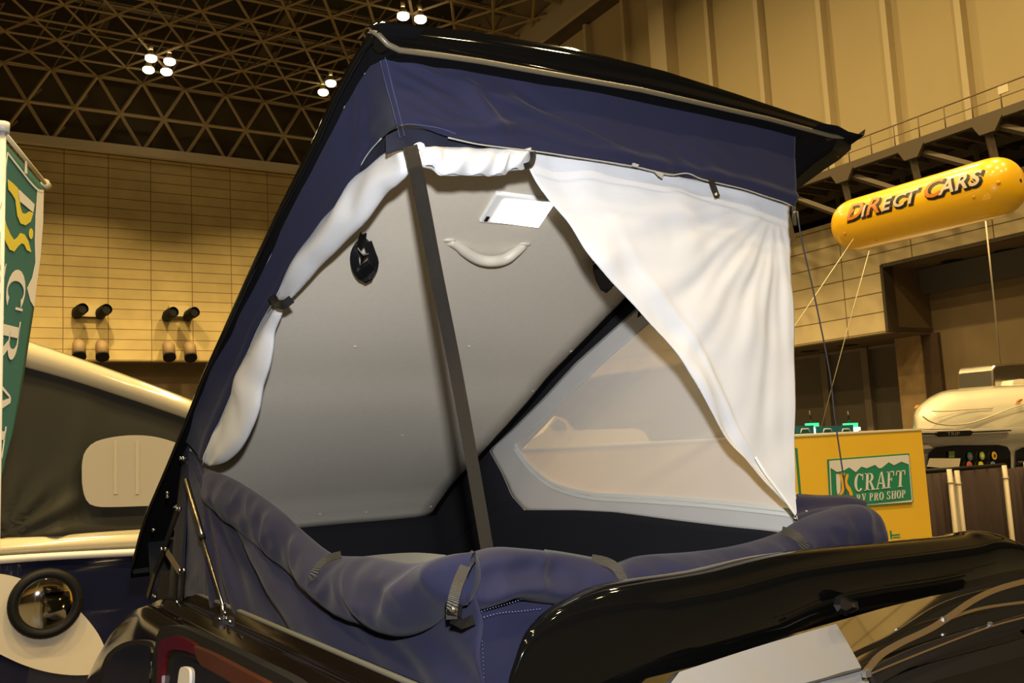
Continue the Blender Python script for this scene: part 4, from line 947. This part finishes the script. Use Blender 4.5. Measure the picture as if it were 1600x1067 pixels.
# back wall (left in the view)
z0b = H+7.25
WB = brickmat('hall tile cladding', 'X', 2.0, .511, -1.65+2*10, -z0b+.511*60, (.50, .385, .165), (.45, .345, .15), (.18, .10, .03), .020)
b = MB(); b.box((-24, 48, H+5.17), (23.0, 48.6, z0b)); b.box((-24, 48.12, z0b), (23.0, 48.6, H+15.6)); o = hb(b, 'wall_back', WB); tag(o, kind='structure')
b = MB(); b.box((-24, 49.2, -.1), (26, 49.5, H+5.4)); b.box((-24, 48.6, H+5.17), (26, 49.5, H+5.4)); o = hb(b, 'wall_back_recess', mat('dim concrete', (.13, .09, .045), .8, vary=(.5, .2))); tag(o, kind='structure'); o.name = 'wall_lower'
b = MB(); b.box((-24, 49.3, H+15.5), (28, 49.6, H+26)); o = hb(b, 'wall_gable', mat('dim wall', (.09, .065, .03), .8)); tag(o, kind='structure')
b = MB(); b.box((-24, 47.75, H+15.66), (22.8, 48.3, H+16.1)); o = hb(b, 'trim_1', mat('steel beam paint', (.50, .42, .28), .6)); tag(o, kind='structure')
# nozzles on the wall
def nozzle(px, py, dark):
    p = HPY(px, py, 47.66); t = hemp('air_nozzle', None, 'air nozzle', 'air nozzles on the tiled back wall'); t.location = (0, 0, 0)
    b = MB()
    if dark:
        d = Vector((.28, -.75, .12)).normalized()
        b.tube([p+Vector((0, .3, -.1)), p, p+d*.35, p+d*.6], [.24, .26, .28, .26], 14, cap=False); b.tube([p+d*.1, p+d*.5], .22, 12); nm = 'nozzle_barrel'; o = hb(b, nm, BLACKP, t)
    else:
        d = Vector((0, -.7, -.8)).normalized(); b.tube([p+Vector((0, .2, .3)), p+Vector((0, -.1, .2)), p+d*.4], [.26, .30, .30], 14, cap=True); o = hb(b, 'nozzle_barrel', mat('tan duct paint', (.24, .16, .08), .6), t)
        b = MB(); b.tube([p+d*.38, p+d*.52], .31, 14); hb(b, 'nozzle_mouth', BLACKP, t)
    return t
pos = [(121, 487, 1), (158, 488, 1), (262, 492, 1), (295, 492, 1), (123, 546, 0), (159, 547, 0), (263, 548, 0), (296, 549, 0)]
place = ['leftmost of the upper row', 'second in the upper row', 'third in the upper row', 'rightmost of the upper row']
for i, (x, y, d) in enumerate(pos):
    t = nozzle(x, y, d)
    t['label'] = (('black air nozzle on the tiled wall, ' if d else 'tan air nozzle with black mouth on the tiled wall, ')+place[i % 4]).replace('upper', 'upper' if d else 'lower')
b = MB()
for x in (140, 280): 
    p = HPY(x, 487, 47.9); b.box((p.x-.5, 47.8, p.z-.25), (p.x+.45, 48.1, p.z+.3))
o = hb(b, 'trim_2', mat('nozzle box paint', (.52, .42, .22), .7)); tag(o, kind='structure')

# space frame ceiling
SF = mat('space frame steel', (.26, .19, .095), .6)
zA = H+19.55
b = MB(); sx = 2.1
def node(r, i): return Vector((3.04+(i+ (.5 if r % 2 else 0))*sx, 48.0, H+15.95+r*1.83))
for r in (1, 2):
    for i in range(-12, 9):
        b.bar(node(r, i), node(r, i+1), .13)
for r in (0, 1):
    for i in range(-12, 9):
        if r == 0: b.bar(node(0, i), node(1, i), .12); b.bar(node(0, i), node(1, i-1), .12)
        else: b.bar(node(1, i), node(2, i), .12); b.bar(node(1, i), node(2, i+1), .12)
    for i in range(-12, 9):   # rear braces
        b.bar(node(r, i), node(r, i)+Vector((1.05, 2.0, 1.83)), .10)
o = hb(b, 'trim_3', mat('lit space frame steel', (.42, .32, .17), .6)); tag(o, kind='structure')  # light near the wall is put into this paler frame steel
b = MB(); NY = 17; NXa, NXb = -10, 11
def nd(j, i, up=0): return Vector((3.04+(i+(.5 if j % 2 else 0))*sx+(1.05 if up else 0), 48-j*1.82-(.6 if up else 0), zA+(1.9 if up else 0)))
for j in range(NY):
    for i in range(NXa, NXb):
        b.bar(nd(j, i), nd(j, i+1), .10)
        if j < NY-1:
            b.bar(nd(j, i), nd(j+1, i), .10); k = i+1 if j % 2 else i-1
            b.bar(nd(j, i), nd(j+1, k), .10)
            if i % 2 == 0 or j % 2: b.bar(nd(j, i), nd(j, i, 1), .06); b.bar(nd(j+1, i), nd(j, i, 1), .06)
        if j % 2 == 0: b.bar(nd(j, i, 1), nd(j, i+1, 1), .08)
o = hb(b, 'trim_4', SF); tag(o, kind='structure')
# upper service pipes and walkway above the frame
b = MB()
for y in (44.6, 41, 37.4, 30):
    b.bar((-20, y, zA+2.2), (24, y, zA+2.2), .16); b.bar((-20, y-.5, zA+2.2), (24, y-.5, zA+2.2), .08)
for x in (-12, -4, 5, 13): b.box((x, 20, zA+2.3), (x+.5, 48, zA+2.5))
o = hb(b, 'trim_5', mat('dark pipe steel', (.12, .085, .04), .6)); tag(o, kind='structure')
b = MB(); b.box((-30, 5, zA+4.0), (30, 49.6, zA+4.3)); b.box((-30, -25, zA+4.0), (30, 5, zA+4.3)); o = hb(b, 'ceiling', mat('dark roof deck', (.045, .035, .02), .9, vary=(.4, .3))); tag(o, kind='structure')
b = MB(); b.box((-60, -60, -.2), (60, 60, 0)); o = hb(b, 'floor', mat('grey hall floor', (.06, .056, .052), .5)); tag(o, kind='structure')

# right wall
XW = 21.5
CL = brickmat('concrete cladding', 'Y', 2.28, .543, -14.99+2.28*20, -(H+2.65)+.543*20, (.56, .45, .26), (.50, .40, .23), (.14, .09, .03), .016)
b = MB()
zb0, zb1, zo, yo = H+2.62, H+6.05, H+4.46, 15.95
b.box((XW, yo, zb0), (XW+.4, 34, zb1)); b.box((XW, -31, zo), (XW+.4, yo, zb1))
o = hb(b, 'wall_right', CL); tag(o, kind='structure')
b = MB()
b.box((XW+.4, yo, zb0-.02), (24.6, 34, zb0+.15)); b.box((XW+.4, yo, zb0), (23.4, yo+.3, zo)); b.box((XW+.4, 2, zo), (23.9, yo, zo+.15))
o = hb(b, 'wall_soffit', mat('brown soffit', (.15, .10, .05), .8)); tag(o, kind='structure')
b = MB()
b.box((XW-.03, yo-.04, zb0), (XW+.42, yo+.05, zo+.02)); b.box((XW-.03, 2, zo-.06), (XW+.1, yo, zo+.04))
o = hb(b, 'trim_6', mat('dark edge strip', (.05, .035, .02), .6)); tag(o, kind='structure')
b = MB()
for px, py in ((1265, 549), (1325, 540), (1488, 408), (1572, 392)):
    p = HPZ(px, py, zb0-.03 if py > 500 else zo-.01); b.tube([p, p+Vector((0, 0, .05))], .30, 16)
o = hb(b, 'trim_7', BLACKP); tag(o, kind='structure')
# recess back: tan wall and grey shutter housing
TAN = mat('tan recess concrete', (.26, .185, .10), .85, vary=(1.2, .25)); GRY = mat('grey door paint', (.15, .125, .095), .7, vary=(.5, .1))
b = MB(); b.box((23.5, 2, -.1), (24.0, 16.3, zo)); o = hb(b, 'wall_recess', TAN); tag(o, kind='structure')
b = MB(); b.box((23.1, 2, H+3.75), (23.5, 16.2, zo-.02)); o = hb(b, 'trim_8', mat('grey shutter housing', (.14, .13, .11), .6)); tag(o, kind='structure')
b = MB(); b.box((23.3, 16.25, -.1), (24.6, 17.1, zb0)); o = hb(b, 'wall_pillar', mat('lit brown stone', (.36, .24, .11), .85, vary=(3, .4))); tag(o, kind='structure')  # light on the pillar front is put into this paler stone
b = MB(); b.box((23.35, 15.75, -.1), (23.6, 16.24, zb0)); o = hb(b, 'trim_12', mat('shaded brown stone', (.09, .055, .03), .85, vary=(3, .3))); tag(o, kind='structure')  # pillar's shaded side as its own box, shade put into the colour
b = MB(); b.box((24.4, 17.1, -.1), (24.5, 34, zb0-.02)); dr = hb(b, 'door_1', GRY); tag(dr, kind='structure')
b = MB()
for px in (1292, 1357):
    p = HPX(px, 600, 24.3); b.box((24.2, p.y-.12, 0), (24.42, p.y+.12, zb0-.05))
b.box((24.3, 17.1, zb0-.12), (24.42, 34, zb0-.03)); hb(b, 'door_post', mat('dull steel post', (.22, .18, .13), .5), dr)
# wall of the hall at the photographer's back, seen only in reflections
b = MB(); b.box((-26, -30.4, H+6), (23, -30, H+20)); o = hb(b, 'wall_front', WB); tag(o, kind='structure')
b = MB(); b.box((-26, -30.4, 0), (23, -30.1, H+6)); o = hb(b, 'wall_front_base', mat('dark base wall', (.03, .022, .015), .8)); tag(o, kind='structure')
# upper wall with ribs
UPW = mat('upper wall panels', (.50, .40, .22), .8, vary=(.35, .08))
b = MB(); b.box((23.0, -31, H+7.0), (23.3, 48.4, H+18.25)); uw = hb(b, 'wall_upper', UPW); tag(uw, kind='structure')
b = MB(); yy = [33.0, 30.6, 27.95, 25.48, 23.16, 20.8, 18.25, 15.98, 13.74, 11.4, 9.0, 6.6]
for y in yy:
    if abs(y-25.48) < .1: b.box((22.4, y-.4, H+7.2), (23, y+.5, H+18.2))
    else: b.box((22.72, y-.09, H+7.4), (23, y+.09, H+18.2))
o = hb(b, 'trim_9', mat('rib paint', (.58, .48, .30), .7)); tag(o, kind='structure')
b = MB(); b.box((22.5, -4, H+18.25), (23.4, 48.4, H+18.55)); o = hb(b, 'trim_10', mat('dark rail', (.07, .05, .03), .6)); tag(o, kind='structure')
b = MB(); b.box((22.3, -4, H+18.55), (23.4, 48.4, H+19.9)); o = hb(b, 'trim_11', mat('pale edge beam', (.45, .38, .26), .7)); tag(o, kind='structure')
b = MB(); b.grid([[(22.9, y, H+19.9), (22.9, y, zA+4.0)] for y in (-4, 48.4)], smooth=False); o = hb(b, 'wall_clerestory', mat('tan clerestory', (.34, .27, .16), .8)); tag(o, kind='structure')
b = MB(); b.box((24.8, 2, H+5.9), (25.0, 36, H+8.2)); b.box((22.9, 2, H+5.95), (24.8, 36, H+6.05)); o = hb(b, 'wall_void', mat('unlit void', (.018, .014, .009), .8)); tag(o, kind='structure')  # near-black colour stands in for the unlit void below the deck
# catwalk
cw = hemp('catwalk', 'steel service catwalk with railing under the ribbed upper wall', 'catwalk')
CWM = mat('brown catwalk steel', (.095, .07, .042), .6)
XC = 20.0; zd = H+7.02
b = MB(); b.box((XC-.1, 2, zd-.16), (XC+.06, 34, zd+.04)); b.box((XC+.05, 2, zd-.04), (22.9, 34, zd)); b.box((XC+1.3, 2, zd-.35), (XC+1.4, 34, zd-.1)); b.box((22.6, 2, zd-.45), (22.8, 34, zd-.1))
k = 2.0
while k < 34: b.box((XC, k, zd-.22), (22.8, k+.09, zd-.05)); k += .55
hb(b, 'deck', CWM, cw)
for y in (22.2, 20.05, 17.9, 15.78, 13.69, 11.71, 9.6, 7.5):
    b = MB(); b.bar((XC, y, zd-.1), (XC+.3, y, H+5.5), .15); b.bar((XC+.1, y, zd-.15), (XC+.1, y-1.95, H+5.75), .13); b.prism([(XC-.12, y-.45, zd-.12), (XC-.12, y+.3, zd-.12), (XC-.12, y+.12, zd-.42), (XC-.12, y-.25, zd-.42)], (.1, 0, 0)); b.bar((XC+1.2, y-.95, zd-.3), (XC+1.2, y-.95, H+5.4), .10); hb(b, 'bracket', CWM, cw)
RLM = mat('railing steel', (.16, .11, .06), .5)
b = MB(); zr = zd+.60
b.tube([(XC, 2, zr), (XC, 34, zr)], .018, 6); b.tube([(XC, 2, zr-.28), (XC, 34, zr-.28)], .012, 6)
for k in range(46): b.tube([(XC, 2.2+k*.70, zd), (XC, 2.2+k*.70, zr)], .016, 6)
hb(b, 'railing', RLM, cw)
p = HPX(1568, 140, XC); b = MB(); b.box((XC-.02, p.y-.12, p.z-.08), (XC+.02, p.y+.12, p.z+.1)); hb(b, 'notice_plate', mat('cream plate', (.65, .56, .38), .6), cw)

# exit signs and blue banners far right
for (xa, xb, lab) in ((1267, 1281, 'green lit exit sign, left one behind the yellow box'), (1326, 1342, 'green lit exit sign, right one behind the yellow box')):
    t = empty('exit_sign', (0, 0, 0), lab, 'exit sign'); a = PY(xa, 661, 12.0); c2 = PY(xb, 677, 12.0)
    t.location = ((a.x+c2.x)/2, 12.1, c2.z-.2)
    b = MB(); b.box((a.x, 12.0, c2.z-.1), (c2.x, 12.15, a.z)); o = b.build('sign_housing', mat('lit exit green', (.05, .6, .3), .4, emit=(.05, .75, .32), estr=1.0)); o.parent = t; o.location = -t.location
    m2 = (a.x+c2.x)/2; b = MB(); b.box((m2-.07, 11.97, c2.z-.1), (m2+.09, 12.0, a.z-.12)); b.box((m2-.18, 11.97, a.z-.16), (m2+.18, 12.0, a.z-.09)); o = b.build('running_figure', mat('lit exit white', (.9, .9, .9), .4, emit=(.9, 1, .92), estr=1.2)); o.parent = t; o.location = -t.location
    b = MB(); b.tube([(m2, 12.1, a.z), (m2, 12.1, a.z+.25)], .02, 6); o = b.build('hanger', STEEL); o.parent = t; o.location = -t.location
for xa, xb, lab in ((1245, 1272, 'teal overhead banner panel, left one above the yellow box'), (1276, 1334, 'teal overhead banner panel, right one above the yellow box')):
    a = PY(xa, 664, 10.0); c2 = PY(xb, 676, 10.0); b = MB(); b.box((a.x, 10.0, c2.z-.4), (c2.x, 10.03, PY((xa+xb)/2, 665, 10).z)); o = b.build('overhead_banner', mat('teal panel', (.01, .13, .20), .5)); tag(o, lab, 'banner')
    k = 0
    for xm in ([1258] if xa < 1250 else [1293, 1322]):
        c3 = PY(xm, 673, 9.97); b = MB(); b.tube([c3+Vector((-.12, 0, -.04)), c3+Vector((-.08, 0, .03)), c3+Vector((.08, 0, .03)), c3+Vector((.12, 0, -.04))], .012, 6); b.build('banner_clip', mat('pale clip', (.5, .5, .48), .4)).parent = o

# ---------------------------------------------------------------- lamps of the hall
LPX = [(236, 92, 'upper left lamp of the four-lamp ceiling cluster'), (265, 97, 'upper right lamp of the four-lamp ceiling cluster'), (232, 110, 'lower left lamp of the four-lamp ceiling cluster'), (260, 113, 'lower right lamp of the four-lamp ceiling cluster'),
       (517, 131, 'upper lamp of the pair beside the raised roof edge'), (505, 145, 'lower lamp of the pair beside the raised roof edge'), (630, 26, 'left lamp of the pair above the raised roof corner'), (657, 31, 'right lamp of the pair above the raised roof corner')]
BELL = mat('lamp bell', (.5, .42, .28), .4, .5)
def light(name, loc, size, power, col, rot=(0, 0, 0), spread=180):
    l = bpy.data.lights.new(name, 'AREA'); l.shape = 'DISK'; l.size = size; l.energy = power; l.color = col; l.spread = math.radians(spread)
    o = bpy.data.objects.new(name, l); C.objects.link(o); o.location = loc; o.rotation_euler = rot; return o
cA, sA = math.cos(HA), math.sin(HA)
def h2w(p): return Vector((p[0]*cA-p[1]*sA, p[0]*sA+p[1]*cA, p[2]))
for i, (x, y, lab) in enumerate(LPX):
    p = PZ(x, y, H+19.0); t = empty('ceiling_lamp', (p.x, p.y, p.z), 'glowing bell-shaped '+lab, 'lamp', 'high bay ceiling lamps')
    warm = i in (0, 2, 4, 5, 6)
    b = MB(); b.tube([(0, 0, .75), (0, 0, .45)], .10, 10); b.grid([[(r*math.cos(a), r*math.sin(a), z) for a in [2*math.pi*k/20 for k in range(20)]] for r, z in ((.08, .42), (.14, .32), (.22, .12), (.24, 0))], closed_u=True); o = b.build('lamp_bell', BELL); o.parent = t
    b = MB(); b.grid([[(r*math.cos(a), r*math.sin(a), z) for a in [2*math.pi*k/20 for k in range(20)]] for r, z in ((.26, .10), (.27, -.02), (.2, -.10), (.01, -.13))], closed_u=True)
    o = b.build('lamp_glow', mat('hot lamp warm' if warm else 'hot lamp pink', (1, 1, 1), .4, emit=(1, .88, .48) if warm else (1, .74, .52), estr=9)); o.parent = t
WARM = (1.0, .72, .31)
for hx in (-14, -5, 4, 13):
    for hy in (-14, -4, 5, 14, 23, 32, 40):
        light('hall_light', h2w((hx, hy, H+19.2)), 1.0, 1120 if hy < 32 else 2000, WARM, spread=100 if hy == 40 else 118 if hy == 32 else 150)
# on-camera flash, just above the lens
l = bpy.data.lights.new('flash', 'AREA'); l.shape = 'DISK'; l.size = .05; l.energy = 68; l.color = (.95, .97, 1)
fo = bpy.data.objects.new('flash', l); C.objects.link(fo)
Mf = M.copy(); fp = CAM-down*.18+right*.02+fwd*.02
for i in range(3): Mf[i][3] = fp[i]
fo.matrix_world = Mf

w = bpy.data.worlds.new('hall'); bpy.context.scene.world = w; w.use_nodes = True
w.node_tree.nodes['Background'].inputs[0].default_value = (.30, .22, .12, 1); w.node_tree.nodes['Background'].inputs[1].default_value = .10
s = bpy.context.scene
s.view_settings.view_transform = 'Standard'; s.view_settings.look = 'None'; s.view_settings.gamma = 1; s.view_settings.exposure = 0; s.view_settings.use_curve_mapping = False
s.cycles.use_denoising = True
s.cycles.max_bounces = 6; s.cycles.transparent_max_bounces = 12; s.cycles.sample_clamp_indirect = 3
